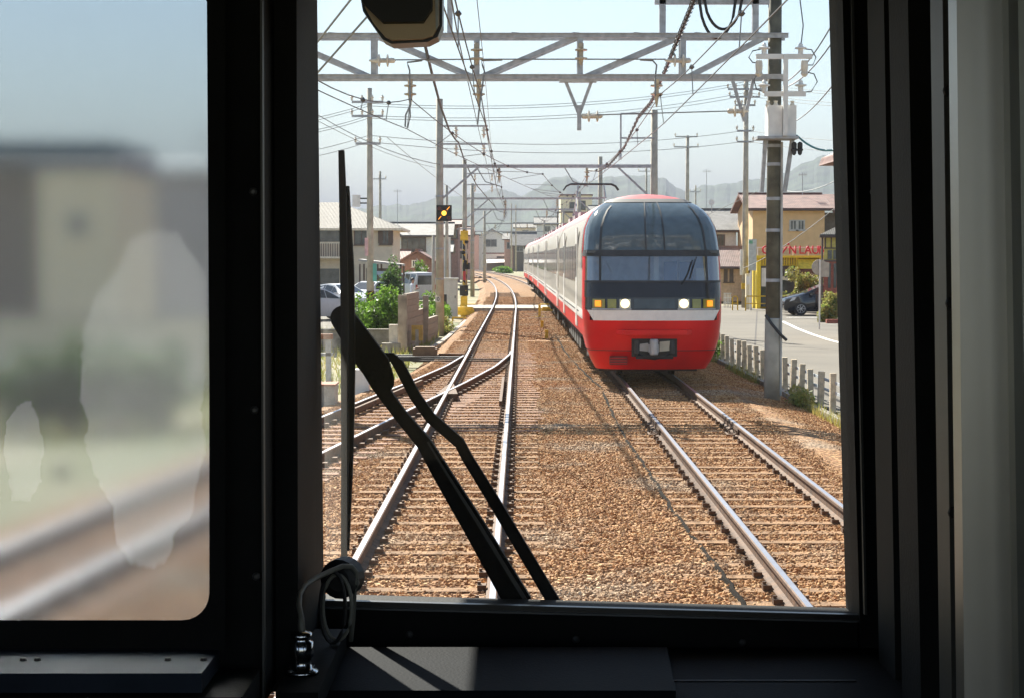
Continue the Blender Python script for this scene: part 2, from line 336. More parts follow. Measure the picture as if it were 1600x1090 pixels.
# ---------------------------------------------------------------- oncoming train
red = mat('train_red', (.80, .010, .014), .34, var=.12, spec=.25, scale=1.1, coat=.0)
redr = mat('train_roof_red', (.50, .05, .06), .5, var=.12)
cream = mat('train_warm_grey', (.40, .37, .32), .38, var=.06)
stripe = mat('train_white', (.86, .84, .80), .35, var=.04)
blk = mat('train_black_gloss', (.02, .021, .025), .18, var=.1, spec=.6)
tglass = mat('train_tinted_glass', (.085, .12, .135), .07, spec=1.0, var=.1)
under = mat('underframe_grime', (.05, .042, .035), .85, var=.3, scale=8)
def clear_glass(name, tint, refl):
    m = bpy.data.materials.new(name); m.use_nodes = True; n = m.node_tree.nodes; l = m.node_tree.links; n.remove(n['Principled BSDF'])
    t = n.new('ShaderNodeBsdfTransparent'); t.inputs[0].default_value = (*tint, 1); gl = n.new('ShaderNodeBsdfGlossy'); gl.inputs['Roughness'].default_value = .03
    fr = n.new('ShaderNodeFresnel'); fr.inputs[0].default_value = 1.45; ad = n.new('ShaderNodeMath'); ad.inputs[1].default_value = refl; l.new(fr.outputs[0], ad.inputs[0])
    mx = n.new('ShaderNodeMixShader'); l.new(ad.outputs[0], mx.inputs[0]); l.new(t.outputs[0], mx.inputs[1]); l.new(gl.outputs[0], mx.inputs[2]); l.new(mx.outputs[0], n['Material Output'].inputs[0])
    return m
wglass = clear_glass('train_windshield', (.8, .9, .93), .34)
TY = 36.0; CARL = 19.2
train = thing('express_train', 'red and warm grey express train with a panoramic nose coming towards us', 'train', (Rx(TY), TY, 0), local=True)
WZ = [(.235, 1.10, .30), (.42, 1.20, .16), (.61, 1.27, .06), (.85, 1.33, .02), (1.19, 1.365, 0), (1.39, 1.37, 0), (1.64, 1.37, .03), (1.95, 1.365, .12), (2.44, 1.355, .30), (2.557, 1.35, .36), (2.8, 1.33, .52), (3.0, 1.30, .68), (3.2, 1.22, .90), (3.35, 1.12, 1.12), (3.47, .98, 1.36), (3.57, .80, 1.62), (3.64, .58, 1.88), (3.69, .32, 2.1), (3.71, .0, 2.25)]
PLAN = [(0, 0), (.3, .012), (.55, .05), (.74, .12), (.86, .21), (.94, .33), (.985, .5), (1, .75), (1, 1.15), (1, 1.6), (1, 2.3), (1, 3.2)]
def wz(z):
    for (a, wa, ya), (b, wb, yb) in zip(WZ, WZ[1:]):
        if a <= z <= b: k = (z-a)/(b-a); return wa+(wb-wa)*k, ya+(yb-ya)*k
    return WZ[-1][1:]
def S(t, z, off=0):     # nose surface: t in -11..11 along the plan line, z height
    w, y0 = wz(z); a = abs(t); i = min(int(a), len(PLAN)-2); k = a-i
    u = PLAN[i][0]+(PLAN[i+1][0]-PLAN[i][0])*k; yy = PLAN[i][1]+(PLAN[i+1][1]-PLAN[i][1])*k
    y = y0+yy*(3.2-y0)/3.2; x = math.copysign(u*w, t)
    nrm = Vector((x*.35, -1.0 if a < 5 else -.2, .3 if z > 2.5 else 0)); 
    if a > 5: nrm.x = math.copysign(1, t)
    nrm.normalize(); return Vector((x, y, z))+nrm*off
def nose(name, z0, z1, t0, t1, m, parent, off=0, step=.5):
    zs = sorted({z0, z1} | {q[0] for q in WZ if z0 < q[0] < z1}); ts = sorted({t0, t1} | {k*step for k in range(-24, 25) if t0 < k*step < t1})
    mb = MB(); n = len(ts)
    for z in zs: mb.v += [tuple(S(t, z, off)) for t in ts]
    for i in range(len(zs)-1):
        for k in range(n-1): mb.f.append((i*n+k, i*n+k+1, (i+1)*n+k+1, (i+1)*n+k)); mb.m.append(0)
    return smooth_by_angle(mb.build(name, m, parent), 35)
CS = [(.85, 1.33), (1.19, 1.365), (1.39, 1.37), (1.95, 1.365), (2.557, 1.35), (2.8, 1.33), (3.0, 1.30), (3.2, 1.22), (3.35, 1.12), (3.47, .98), (3.57, .80), (3.64, .58), (3.69, .32), (3.71, 0)]
def shell(name, za, zb, y0, y1, m, parent):
    pr = [c for c in CS if za <= c[0] <= zb]; mb = MB()
    for s in (-1, 1):
        k = len(mb.v); n = len(pr)
        for y in (y0, y1): mb.v += [(s*w, y, z) for z, w in pr]
        for i in range(n-1): mb.f.append((k+i, k+i+1, k+n+i+1, k+n+i)); mb.m.append(0)
    return smooth_by_angle(mb.build(name, m, parent), 40)
win_me = MB().box((0, 0, 0), (.02, 1.5, .78)).mesh('window', mats=[tglass])
wheel_mb = MB()
for s in (-1, 1):
    for yy in (-1.05, 1.05):
        wheel_mb.lathe((s*.48, yy, .43), [(.40, 0), (.43, .02), (.43, .1), (.45, .12), (.2, .13)], 16, (s, 0, 0))
bog_mb = MB()
for s in (-1, 1):
    bog_mb.bar((s*.98, -1.5, .52), (s*.98, 1.5, .52), .12, .2).box((s*.98, -1.05, .45), (.26, .34, .34)).box((s*.98, 1.05, .45), (.26, .34, .34)).lathe((s*.95, 0, .55), [(.2, 0), (.24, .1), (.2, .3)], 10).box((s*1.1, 0, .4), (.06, .9, .1))
bog_mb.box((0, 0, .55), (1.9, .5, .25)); wheel_me = wheel_mb.mesh('wheels', mats=[under]); bog_me = bog_mb.mesh('bogie', mats=[under])
cars = []
for ci in range(6):
    yb = TY+ci*CARL; ye = yb+CARL-.5; xm, xe = Rx(yb), Rx(ye); ang = math.atan2(xe-xm, ye-yb)
    y0 = 3.2 if ci == 0 else 0; L = CARL-.5
    car = shell('car', .85, 1.19, y0, L, red, train); car.location = (xm-train.location.x, yb-TY, 0); car.rotation_euler = (0, 0, -ang); ORG[car] = Vector()
    shell('waist_panel', 1.19, 1.39, y0, L, stripe, car); shell('side_wall', 1.39, 3.2, y0, L, cream, car); shell('roof', 3.2, 3.71, y0, L, redr, car)
    for yy in ([L] if ci == 0 else [0, L]):
        MB().add([(s*w, yy, z) for s in (-1, 1) for z, w in CS], [tuple(range(len(CS)))+tuple(range(2*len(CS)-1, len(CS)-1, -1))]).build('end_wall', cream, car)
    MB().box((0, L+.25, 2.0), (.9, .5, 2.2)).build('gangway', black, car)
    for s in (-1, 1):
        k = 4.9 if ci == 0 else 2.0
        while k < L-1.6:
            share(win_me, 'window', car, (s*1.362, k+.75, 2.28)); k += 1.68
        for dy in ((4.1, 13.2) if ci == 0 else (.95, L-1.0)):
            d = MB().box((s*1.362, dy, 2.0), (.03, .75, 2.1)).build('door', stripe, car)
            MB().box((s*1.38, dy, 2.35), (.015, .42, .7)).build('door_window', tglass, d)
        MB().box((s*1.368, L*.55, 1.3), (.012, L*.8, .03)).build('trim_strip', dkgrey, car)
    for by in ((3.6, L-3.0) if ci == 0 else (3.0, L-3.0)):
        b = share(bog_me, 'bogie', car, (0, by, 0)); ORG[b] = Vector(); share(wheel_me, 'wheel_set', car, (0, by, 0))
    for k in range(5):
        MB().box((random.choice((-.75, .75)), 6.4+k*1.5, .62), (.9, 1.1, random.uniform(.4, .6))).build('equipment_box', under, car)
    MB().b2((-1.25, 1.0 if ci == 0 else .05, .72), (1.25, L, .86)).build('underframe', under, car)
    for k in range(3 if ci else 0): MB().b2((-.55, 4+k*5, 3.62), (.55, 6.2+k*5, 3.86)).build('air_conditioner', mat('ac_grey', (.45, .42, .42), .6), car)
    cars.append(car)
# nose of the leading car
c0 = cars[0]; E = 11
nose('skirt', .235, .61, -7.6, 7.6, red, c0); nose('lower_nose', .61, 1.19, -8.6, 8.6, red, c0, .004)
nose('lower_flank', .85, 1.19, -E, -8.6, red, c0, .003); nose('lower_flank', .85, 1.19, 8.6, E, red, c0, .003)
nose('red_corner', 1.19, 1.39, -7, -4.6, red, c0, .002); nose('red_corner', 1.19, 1.39, 4.6, 7, red, c0, .002)
wb = MB(); ts = [q*.25 for q in range(-20, 21)]; zs = [1.19, 1.29, 1.39]
for z in zs:
    lim = 4.0+(z-1.19)*5.2
    wb.v += [tuple(S(max(-lim, min(lim, t)), z, .008)) for t in ts]
for i in range(2):
    for k in range(len(ts)-1): wb.f.append((i*41+k, i*41+k+1, (i+1)*41+k+1, (i+1)*41+k)); wb.m.append(0)
smooth_by_angle(wb.build('white_stripe', stripe, c0))
nose('white_flank', 1.19, 1.39, -E, -7, stripe, c0); nose('white_flank', 1.19, 1.39, 7, E, stripe, c0)
nose('light_panel', 1.39, 1.64, -5.6, 5.6, blk, c0); nose('black_panel', 1.64, 1.95, -5.8, 5.8, blk, c0, .004)
for s in (-1, 1):
    a, b = sorted((s*5.6, s*7.4)); nose('red_pillar', 1.39, 2.5, a, b, red, c0, .003)
    a, b = sorted((s*7.4, s*E)); nose('flank_wall', 1.39, 2.557, a, b, cream, c0)
    a, b = sorted((s*8.2, s*E)); nose('flank_wall', 2.557, 3.2, a, b, cream, c0)
    for k in range(3):
        a, b = sorted((s*(7.15+k*.42), s*(7.42+k*.42))); nose('quarter_window', 2.2, 3.3, a, b, blk, c0, .02, .1)
    a, b = sorted((s*6.8, s*8.2)); nose('window_surround', 2.5, 3.35, a, b, red, c0, .004)
nose('lower_windshield', 1.95, 2.44, -5.6, 5.6, wglass, c0, 0, .25)
nose('window_band', 2.44, 2.557, -6.8, 6.8, dkgrey, c0, .012)
nose('upper_windshield', 2.557, 3.57, -6.8, 6.8, tglass, c0, 0, .25)
nose('roof_dome', 3.57, 3.71, -E, E, redr, c0); 
for s in (-1, 1): a, b = sorted((s*6.8, s*E)); nose('roof_flank', 3.2, 3.57, a, b, redr, c0)
nose('roof_edge', 3.52, 3.60, -6.9, 6.9, dkgrey, c0, .015)
for t0, w, z0, z1 in ((-3.2, .22, 1.95, 3.45), (3.2, .22, 1.95, 3.45), (-.35, .07, 2.557, 3.52), (.55, .07, 2.557, 3.52)):
    nose('window_pillar', z0, z1, t0-w/2, t0+w/2, dkgrey, c0, .02, .05)
nose('sill_trim', 1.93, 1.965, -5.7, 5.7, dkgrey, c0, .014)
chromed = mat('reflector', (.55, .5, .38), .25, .6); lampw = mat('headlight_lit', (1, .9, .7), .2, emit=(1, .78, .40), estr=.75)
lampo = mat('marker_lit', (1, .5, .05), .2, emit=(1, .22, .0), estr=.42); olive = mat('lamp_unlit', (.30, .30, .05), .15, spec=.7)
for s in (-1, 1):
    for tt, wd, m, nm in ((1.45, .62, chromed, 'headlight'), (2.25, .62, olive, 'tail_lamp'), (3.4, 1.3, olive, 'marker_housing')):
        a, b = sorted((s*(tt-wd/2), s*(tt+wd/2))); nose(nm, 1.43, 1.605, a, b, m, c0, .025, .1)
    a, b = sorted((s*1.1, s*4.2)); nose('lamp_glass_trim', 1.395, 1.425, a, b, steel, c0, .02)
    a, b = sorted((s*3.05, s*3.75)); nose('marker_lamp', 1.46, 1.575, a, b, lampo, c0, .035, .1)
    p = S(s*1.45, 1.52, .03); MB().lathe(p, [(.088, 0), (.088, .02), (.05, .04)], 18, (0, -1, 0)).build('headlight_lens', lampw, c0)
nose('destination_screen', 1.42, 1.61, -.95, .95, glassd, c0, .02)
MB().prism([(-.62, -.14, .92), (.62, -.14, .92), (.74, .06, .92), (-.74, .06, .92)], (0, 0, .09)).build('coupler_lip', red, c0)
MB().b2((-.44, -.012, .50), (.44, .05, .84)).build('coupler_recess', black, c0)
cp = MB().lathe((-.02, -.16, .54), [(.075, 0), (.085, .03), (.085, .27), (.07, .30)], 14).box((-.02, -.06, .66), (.2, .16, .14)).build('coupler', mat('coupler_steel', (.42, .43, .45), .4, .5), c0)
MB().prism([(.10, -.06, .60), (.34, -.04, .62), (.38, -.04, .72), (.30, -.05, .80), (.10, -.06, .78)], (0, .05, 0)).build('coupler_head', mat('coupler_pale', (.6, .55, .42), .55), c0)
MB().prism([(-.32, -.05, .62), (-.12, -.06, .60), (-.12, -.06, .76), (-.28, -.05, .74)], (0, .05, 0)).build('coupler_head', mat('coupler_pale2', (.38, .38, .36), .55), c0)
MB().b2((-.36, -.10, .46), (.36, .02, .52)).build('coupler_shelf', black, c0)
for s in (-1, 1): MB().lathe((s*.34, -.03, .56), [(.05, 0), (.06, .1), (.05, .24)], 8).build('buffer_cylinder', dkgrey, c0)
nose('panel_seam', .603, .617, -7.6, 7.6, dkgrey, c0, .008)
MB().b2((-1.0, 1.7, .12), (1.0, 1.78, .8)).build('underside_shade_plate', under, c0)  # added dark plate standing in for the shade under the nose
MB().tube([(-.3, -.05, .56), (-.2, -.1, .48), (0, -.1, .46), (.2, -.08, .5), (.3, -.05, .58)], .02).build('brake_hose', black, c0)
vb = MB().b2((-.86, .085, .34), (-.52, .2, .5)).build('skirt_vent', mat('vent_dark_red', (.12, .02, .02), .6), c0)
for k in range(3): MB().b2((-.85, .07, .36+k*.05), (-.53, .09, .375+k*.05)).build('vent_slat', red, vb)
MB().tube([S(1.35, 1.9, .05), S(1.7, 2.1, .06), S(2.0, 2.36, .05)], .014).tube([S(1.8, 2.0, .06), S(2.3, 2.42, .06)], .01).build('wiper', black, c0)
inr = mat('cab_interior', (.10, .12, .13), .7); seatb = mat('seat_blue', (.07, .16, .32), .7)
MB().b2((-1.25, .45, 1.86), (1.25, 1.0, 1.93)).build('driver_console', inr, c0); MB().b2((-1.3, 2.2, 1.2), (1.3, 2.25, 3.0)).build('cab_partition', mat('partition_pale', (.62, .72, .78), .6), c0)
MB().b2((-1.3, .5, 2.5), (1.3, 3.2, 2.55)).build('saloon_floor', inr, c0)
for k, x in enumerate((.30, .62)): MB().b2((x, 1.4, 1.9), (x+.26, 1.55, 2.33)).build('seat_back', seatb, c0)
MB().b2((.06, 1.0, 1.9), (.16, 1.1, 2.5)).build('cab_post', white, c0); MB().b2((.9, .9, 1.9), (1.1, 1.2, 2.2)).build('control_cabinet', white, c0)
# pantograph on the second car
c1 = cars[1]; py_ = 9.0; pb = MB()
for s in (-.55, .55):
    pb.bar((s, py_-1.0, 3.95), (s*.9, py_-.1, 4.45), .04).bar((s, py_+1.0, 3.95), (s*.9, py_+.1, 4.45), .04).bar((s*.9, py_-.5, 4.45), (s*.8, py_, 4.9), .035).bar((s*.9, py_+.5, 4.45), (s*.8, py_, 4.9), .035)
pb.b2((-.6, py_-1.1, 3.86), (.6, py_-1.0, 3.95)).b2((-.6, py_+1.0, 3.86), (.6, py_+1.1, 3.95)).bar((-.5, py_-.5, 4.45), (.5, py_+.5, 4.45), .03).bar((.5, py_-.5, 4.45), (-.5, py_+.5, 4.45), .03)
pb.build('pantograph', steel, c1)
for dy in (-.2, .2): MB().tube([(-.95, py_+dy, 4.72), (-.85, py_+dy, 4.86), (-.7, py_+dy, 4.93), (.7, py_+dy, 4.93), (.85, py_+dy, 4.86), (.95, py_+dy, 4.72)], .03).build('collector_strip', dkgrey, c1)
# ---------------------------------------------------------------- overhead line gantries
def insul(parent, p, d=(0, 0, -1), n=2, m=None, L=.45, r=.11):
    mb = MB(); pr = [(.02, 0), (.05, .03), (.05, .1)]
    for k in range(n):
        h = .12+k*.16; pr += [(.045, h), (r, h+.015), (r, h+.04), (.045, h+.055)]
    pr += [(.04, h+.1), (.015, L+.05)]
    mb.lathe(p, pr, 10, d); return mb.build('insulator', m or porc, parent)
def pole(parent, x, y, z0, z1, r0, r1, m, name='pole'):
    return MB().lathe((x, y, z0-.3), [(r0, 0), ((r0+r1)/2, (z1-z0)/2), (r1, z1-z0+.3)], 16).build(name, m, parent, True)
def band(parent, x, y, z, r, m=steel, name='pole_band'): return MB().lathe((x, y, z), [(r, 0), (r, .06)], 14).build(name, m, parent)
# nearest gantry, 35 m ahead: a lattice truss
GY = 35.4; g1 = thing('truss_gantry', 'galvanised lattice truss gantry spanning both tracks nearest to us', 'gantry', (5.0, GY, GZ))
XR = at(1209, 300, GY).x; zt, zb_ = at(800, 58, GY).z, at(800, 122, GY).z; XL = -5.2
pole(g1, XR, GY, -.3, 8.6, .145, .125, dark_pole); pole(g1, XL, GY, GZ, 8.2, .175, .14, conc_pole)
MB().lathe((XR, GY, -.5), [(.158, 0), (.152, 1.75)], 18).build('concrete_footing', conc_pole, g1, True)
for z, nm in ((zt, 'top_chord'), (zb_, 'bottom_chord')):
    for dy in (-.22, .22): MB().b2((XL-.1, GY+dy-.035, z-.042), (XR+.22, GY+dy+.035, z+.042)).b2((XL-.1, GY+dy-.06, z+.030), (XR+.22, GY+dy+.06, z+.045)).build(nm, steel, g1)
xs = [at(q, 90, GY).x for q in (425, 585, 745, 906, 1066, 1200)]
for x in xs[1:-1]:
    for dy in (-.22, .22): MB().b2((x-.05, GY+dy-.02, zb_), (x+.05, GY+dy+.02, zt)).build('truss_post', steel, g1)
for a, b, up in ((0, 1, 0), (1, 2, 0), (2, 3, 1), (3, 4, 1), (4, 5, 1)):
    for dy in (-.22, .22):
        p, q = ((xs[a]+.1, GY+dy+.03, zt), (xs[b]-.06, GY+dy+.03, zb_)) if not up else ((xs[a]+.08, GY+dy+.03, zb_), (xs[b]-.05, GY+dy+.03, zt))
        MB().bar(p, q, .06, .09).build('truss_diagonal', steel, g1)
for k in range(9):
    x = XL+.6+k*1.15; MB().bar((x, GY-.2, zt+.05), (x+.55, GY+.2, zt+.05), .05, .03).build('cross_brace', steel, g1)
# box frame on the truss with hanging cables
fx0, fx1, ztop = at(1035, 30, GY).x, at(1180, 30, GY).x, at(800, 3, GY).z
for x in (fx0, fx1): MB().b2((x-.06, GY-.06, zt), (x+.06, GY+.06, ztop+.1)).build('frame_post', steel, g1)
MB().b2((fx0-.15, GY-.06, ztop-.05), (fx1+.3, GY+.06, ztop+.06)).build('frame_beam', steel, g1)
MB().b2((at(703, 30, GY).x-.05, GY-.05, zt), (at(703, 30, GY).x+.05, GY+.05, ztop+.4)).build('frame_post', steel, g1)
for (a, b, lo) in ((1100, 1160, 46), (1092, 1150, 60)):
    pa = [at(a+(b-a)*t, -4+(lo+4)*(1-(2*t-1)**2)**.6, GY-.1) for t in np.linspace(0, 1, 14)]
    MB().tube(pa, .03, 6).build('loop_cable', black, g1)
# insulators and pull-off brackets on the truss
for px in (641, 748, 1026): insul(g1, at(px, 122, GY), (0, 0, -1), 2, brownpor, .5, .12)
for px in (745, 908): insul(g1, at(px, 66, GY-.3), (0, 0, -1), 2, brownpor, .38, .12)
for px0, px1, m in ((600, 560, porc), (1062, 1030, porc)):
    insul(g1, at(px0+18, 95, GY-.3), (-1, 0, 0), 2, porc, .45, .12)
MB().tube([at(612, 94, GY-.3), at(745, 93, GY-.3), at(908, 93, GY-.3), at(1040, 93, GY-.3)], .014).build('span_wire', wirel, g1)
for pts in ([(660, 95), (636, 98), (638, 104), (640, 110), (641, 165), (634, 180), (633, 198), (637, 200), (641, 182), (640, 165)], [(785, 94), (752, 95), (754, 103), (757, 112), (750, 160), (746, 195)], [(1000, 94), (1020, 95), (1026, 102), (1024, 120), (1024, 150)]):
    MB().tube([at(x, y, GY-.25) for x, y in pts], .018).build('hanger_rod', wirel, g1)
vb_ = [at(874, 127, GY), at(932, 127, GY)]; MB().bar(vb_[0], vb_[1], .1, .06).build('bracket_plate', steel, g1)
for px in (884, 924): MB().bar(at(px, 128, GY), at(905, 180, GY), .06).build('bracket_leg', steel, g1)
MB().bar(at(905, 165, GY), at(905, 204, GY), .08).build('bracket_leg', steel, g1)
insul(g1, at(908, 182, GY), (1, 0, 0), 2, porc, .36, .11)
for px, e in ((1143, 1166), (1178, 1166)): MB().bar(at(px, 120, GY-.2), at(1163, 190, GY-.2), .06).build('bracket_leg', steel, g1)
insul(g1, at(1136, 174, GY-.2), (1, 0, 0), 2, porc, .36, .11)
MB().tube([at(930, 180, GY-.1), at(1136, 174, GY-.2)], .012).build('span_wire', wirel, g1)
for z in (1.2, 1.95, 2.9, 3.5, 4.15, 4.5): band(g1, XR, GY, z, .147, steel)
MB().tube([(XR+.145, GY-.1, -.2), (XR+.135, GY-.1, 4.6)], .024).build('conduit', mat('conduit_pale', (.5, .5, .47), .6), g1)
MB().tube([(XR-.16, GY-.16, 1.32), (XR-.05, GY-.24, 1.15), (XR+.12, GY-.24, .95), (XR+.24, GY-.12, .85)], .03).build('hanging_hose', dkgrey, g1)
# transformer equipment on the near pole
ty = GY-.45; tz = at(800, 214, ty).z
tp = thing('pole_transformer', 'white transformer box on a platform on the nearest right hand pole', 'transformer', (XR, ty, tz))
P = lambda x, y, dy=0: at(x, y, ty+dy)
MB().b2((P(1182, 214).x, ty-.25, tz-.05), (P(1245, 214).x, ty+.4, tz)).build('platform', steel, tp)
for a, b in ((1196, 1190), (1238, 1226)): MB().bar(P(a, 218), P(b, 300, .2), .07, .05).build('platform_strut', steel, tp)
MB().b2((P(1198, 206).x, ty-.2, tz), (P(1220, 206).x, ty+.25, P(1200, 166).z)).build('tank', white, tp)
MB().b2((P(1222, 206).x, ty-.18, tz), (P(1242, 206).x, ty+.25, P(1200, 166).z)).build('tank', white, tp)
MB().b2((P(1220, 200).x, ty-.32, tz), (P(1227, 200).x, ty-.25, P(1200, 88).z)).build('mast', white, tp)
for py, a, b in ((91, 1179, 1266), (149, 1192, 1256)): MB().b2((P(a, py).x, ty-.25, P(0, py).z-.04), (P(b, py).x, ty-.18, P(0, py).z+.05)).build('crossarm', white, tp)
for px, py in ((1194, 88), (1251, 88), (1194, 146), (1251, 146)): insul(tp, P(px, py, -.2), (0, 0, 1), 1, white, .2, .11)
for px, py in ((1186, 95), (1257, 95)): MB().lathe(P(px, py, -.2), [(.06, 0), (.07, .1), (.06, .2), (.07, .25), (.03, .3)], 10, (0, 0, -1)).build('cutout_fuse', porc, tp)
for pts in ([(1251, 76), (1268, 78), (1275, 90), (1270, 102), (1257, 102)], [(1257, 112), (1272, 116), (1277, 128), (1268, 143), (1252, 145)], [(1194, 76), (1176, 80), (1170, 90), (1176, 98), (1186, 99)], [(1251, 76), (1255, 40), (1250, 0), (1249, -40)], [(1186, 112), (1178, 125), (1182, 140), (1194, 144)]):
    MB().tube([P(x, y, -.2) for x, y in pts], .012).build('lead_wire', wirem, tp)
for px, py in ((1200, 162), (1212, 160), (1228, 160), (1238, 162)): MB().lathe(P(px, 168), [(.03, 0), (.05, .04), (.03, .08), (.04, .12)], 8).build('bushing', porc, tp)
for px in (1241, 1250): insul(tp, P(px, 222), (0, 0, -1), 1, dkgrey, .2, .06)
# portal gantries further on
def portal(i, label, y, pl, ptop, pr, rtop, arms=True, braces=True):
    zb = 5.85 if i else at(0, 260, y).z; xl, xr = at(pl, 300, y).x, at(pr, 300, y).x
    t = thing('portal_gantry', label, 'gantry', (xl, y, GZ), 'portal gantries over the tracks beyond the truss')
    pole(t, xl, y, GZ, at(0, ptop, y).z, .16, .12, conc_pole); pole(t, xr, y, GZ, at(0, rtop, y).z, .16, .12, conc_pole)
    MB().b2((xl, y-.06, zb-.06), (xr, y+.06, zb+.06)).build('beam', steel, t)
    if braces:
        MB().bar((xl, y, zb-1.25), (xl+1.4, y, zb-.05), .07).build('brace', steel, t); MB().bar((xr, y, zb-1.25), (xr-1.3, y, zb-.05), .07).build('brace', steel, t)
    if arms:
        for dz in (.8, 1.45): MB().bar((xl-.1, y, zb+dz), (xl+1.75, y, zb+dz), .06).build('crossarm', steel, t); insul(t, (xl+1.6, y, zb+dz), (0, 0, -1), 2, porc, .4, .09); insul(t, (xl+.6, y, zb+dz), (0, 0, -1), 2, porc, .4, .09)
    for X in (Lx(y), Rx(y)):
        insul(t, (X, y, zb-.06), (0, 0, -1), 2, brownpor, .5, .1)
        MB().tube([(X-.8, y, zb-.06), (X-.5, y, 5.15), (X+.05, y, 4.98)], .02).build('pull_off_arm', wirel, t)
    for q in (1.6, 2.7, 3.6, 4.6): band(t, xl, y, q, .155)
    return t, xl, xr, zb
g2, x2l, x2r, z2 = portal(0, 'portal gantry whose left pole carries the square crossing indicator', 67.5, 687, 155, 1022, 172)
for pa, pb_ in (((970, 178), (970, 250)), ((970, 178), (1022, 178)), ((970, 216), (1022, 216))): MB().bar(at(*pa, 67.4), at(*pb_, 67.4), .06).build('side_frame', steel, g2)
MB().box(at(684, 468, 67.3), (.02+.17, .02, .2)).build('number_plate', white, g2)
portal(1, 'portal gantry just beyond the level crossing', 109, 726, 250, 938, 245)
portal(2, 'portal gantry with slim poles at the start of the bend', 134, 738, 287, 905, 300, False)
portal(3, 'portal gantry halfway round the bend', 190, 757, 330, 880, 330, False)
portal(4, 'distant portal gantry deep in the bend by the houses', 250, 736, 345, 850, 345, False, False)
# crossing indicator on the left pole
ci = thing('crossing_indicator', 'square black crossing indicator with lit amber lamp on the left pole', 'signal', at(694, 346, 67.1))
q0, q1 = at(682, 321, 67.1), at(706, 346, 67.1)
MB().b2((q0.x, 66.95, q1.z), (q1.x, 67.1, q0.z)).build('backboard', black, ci)
cc = (q0+q1)/2; MB().lathe((cc.x, 66.95, cc.z), [(.085, 0), (.08, .03), (.02, .05)], 14, (0, -1, 0)).build('lamp', mat('amber_lit', (1, .5, .05), .3, emit=(1, .36, .03), estr=1.6), ci)
amb = mat('amber_bar', (.8, .3, .03), .4, emit=(1, .35, .03), estr=.6)
for s in (-1, 1): MB().bar((cc.x+s*.1, 66.94, cc.z+s*.11), (cc.x+s*.2, 66.94, cc.z+s*.23), .05, .02).build('bar_lamp', amb, ci)
rdm = mat('red_unlit', (.10, .015, .01), .4)
for s in (-1, 1): MB().lathe((cc.x-s*.17, 66.95, cc.z+s*.17), [(.07, 0), (.06, .03)], 12, (0, -1, 0)).build('unlit_lamp', rdm, ci)
MB().bar((cc.x, 67.1, cc.z), (x2l, 67.5, cc.z), .06).build('bracket', dkgrey, ci)
def text_obj(name, body, size, loc, m, parent=None, depth=.03, align='CENTER', sx=1):
    cu = bpy.data.curves.new('letters', 'FONT'); cu.body = body; cu.size = size; cu.extrude = depth; cu.align_x = align; cu.align_y = 'CENTER'; cu.offset = .012 if size > .4 else 0
    ob = bpy.data.objects.new('tmp', cu); COL.objects.link(ob); bpy.context.view_layer.update()
    me = bpy.data.meshes.new_from_object(ob.evaluated_get(bpy.context.evaluated_depsgraph_get())); bpy.data.objects.remove(ob)
    me.materials.clear(); me.materials.append(m); o = bpy.data.objects.new(name, me); COL.objects.link(o)
    o.rotation_euler = (R(90), 0, 0); o.scale = (sx, 1, 1)
    if parent is not None: o.parent = parent; o.location = Vector(loc)-ORG.get(parent, Vector())
    else: o.location = loc
    return o
npz = at(685, 470, 67.2); text_obj('numeral', '0', .2, (npz.x-.01, 67.27, at(684, 468, 67.3).z), black, g2, .003)
# ---------------------------------------------------------------- overhead wires
def catenary(name, label, pts_m, pts_c, drop=5, rm=.010, rc=.009, grp=None):
    t = thing(name, label, 'overhead wire', pts_c[0], grp)
    def sagged(pts, sag):
        out = []
        for p, q in zip(pts, pts[1:]):
            for k in range(10):
                u = k/10; v = Vector(p).lerp(Vector(q), u); v.z -= sag*4*u*(1-u); out.append(v)
        return out+[Vector(pts[-1])]
    M_, C_ = sagged(pts_m, .35), sagged(pts_c, .03)
    MB().tube(M_, rm, 5).build('messenger_wire', wirem, t); MB().tube(C_, rc, 5).build('contact_wire', wirem, t)
    for k in range(2, len(M_)-2, max(1, 10//drop)):
        a = M_[k]; b = min(C_, key=lambda q: abs(q.y-a.y))
        if (a-b).length > .15: MB().tube([a, (b.x+(a.x-b.x)*.02, a.y, b.z)], .008, 4).build('dropper', wirel, t); MB().lathe((a.x, a.y, a.z-.04), [(.02, 0), (.05, .03), (.02, .07)], 6).build('dropper_clamp', wirem, t)
    return t
Ys = [3, 35.4, 67.5, 109, 134, 190, 250]
catenary('catenary', 'overhead wire pair above the straight main track', [(Lx(y)+.02, y, 5.5 if y > 10 else 5.95) for y in Ys], [(Lx(y)+(.1 if i % 2 else -.1), y, 4.95) for i, y in enumerate(Ys)])
catenary('catenary', 'overhead wire pair above the track of the oncoming train', [(Rx(y)+.05, y, 5.5 if y > 10 else 5.95) for y in Ys], [(Rx(y)+(.12 if i % 2 else -.12), y, 4.95) for i, y in enumerate(Ys)])
pm_ = [at(380, 40, 21), at(641, 155, GY), at(848, 272, 66), at(905, 305, 90)]; pc_ = [at(380, 85, 21), at(636, 202, GY), at(770, 268, 60), at(868, 310, 90)]
catenary('catenary', 'overhead wire pair crossing from the upper left over the branch track', pm_, pc_)
def wire(label, pts, r=.014, m=None, sag=0, n=12, name='overhead_wire', cat='overhead wire', grp=None):
    out = []
    for p, q in zip(pts, pts[1:]):
        for k in range(n):
            u = k/n; v = Vector(p).lerp(Vector(q), u); v.z -= sag*4*u*(1-u); out.append(v)
    out.append(Vector(pts[-1])); return tag(MB().tube(out, r, 5).build(name, m or wirel, org=pts[0]), label, cat, grp)
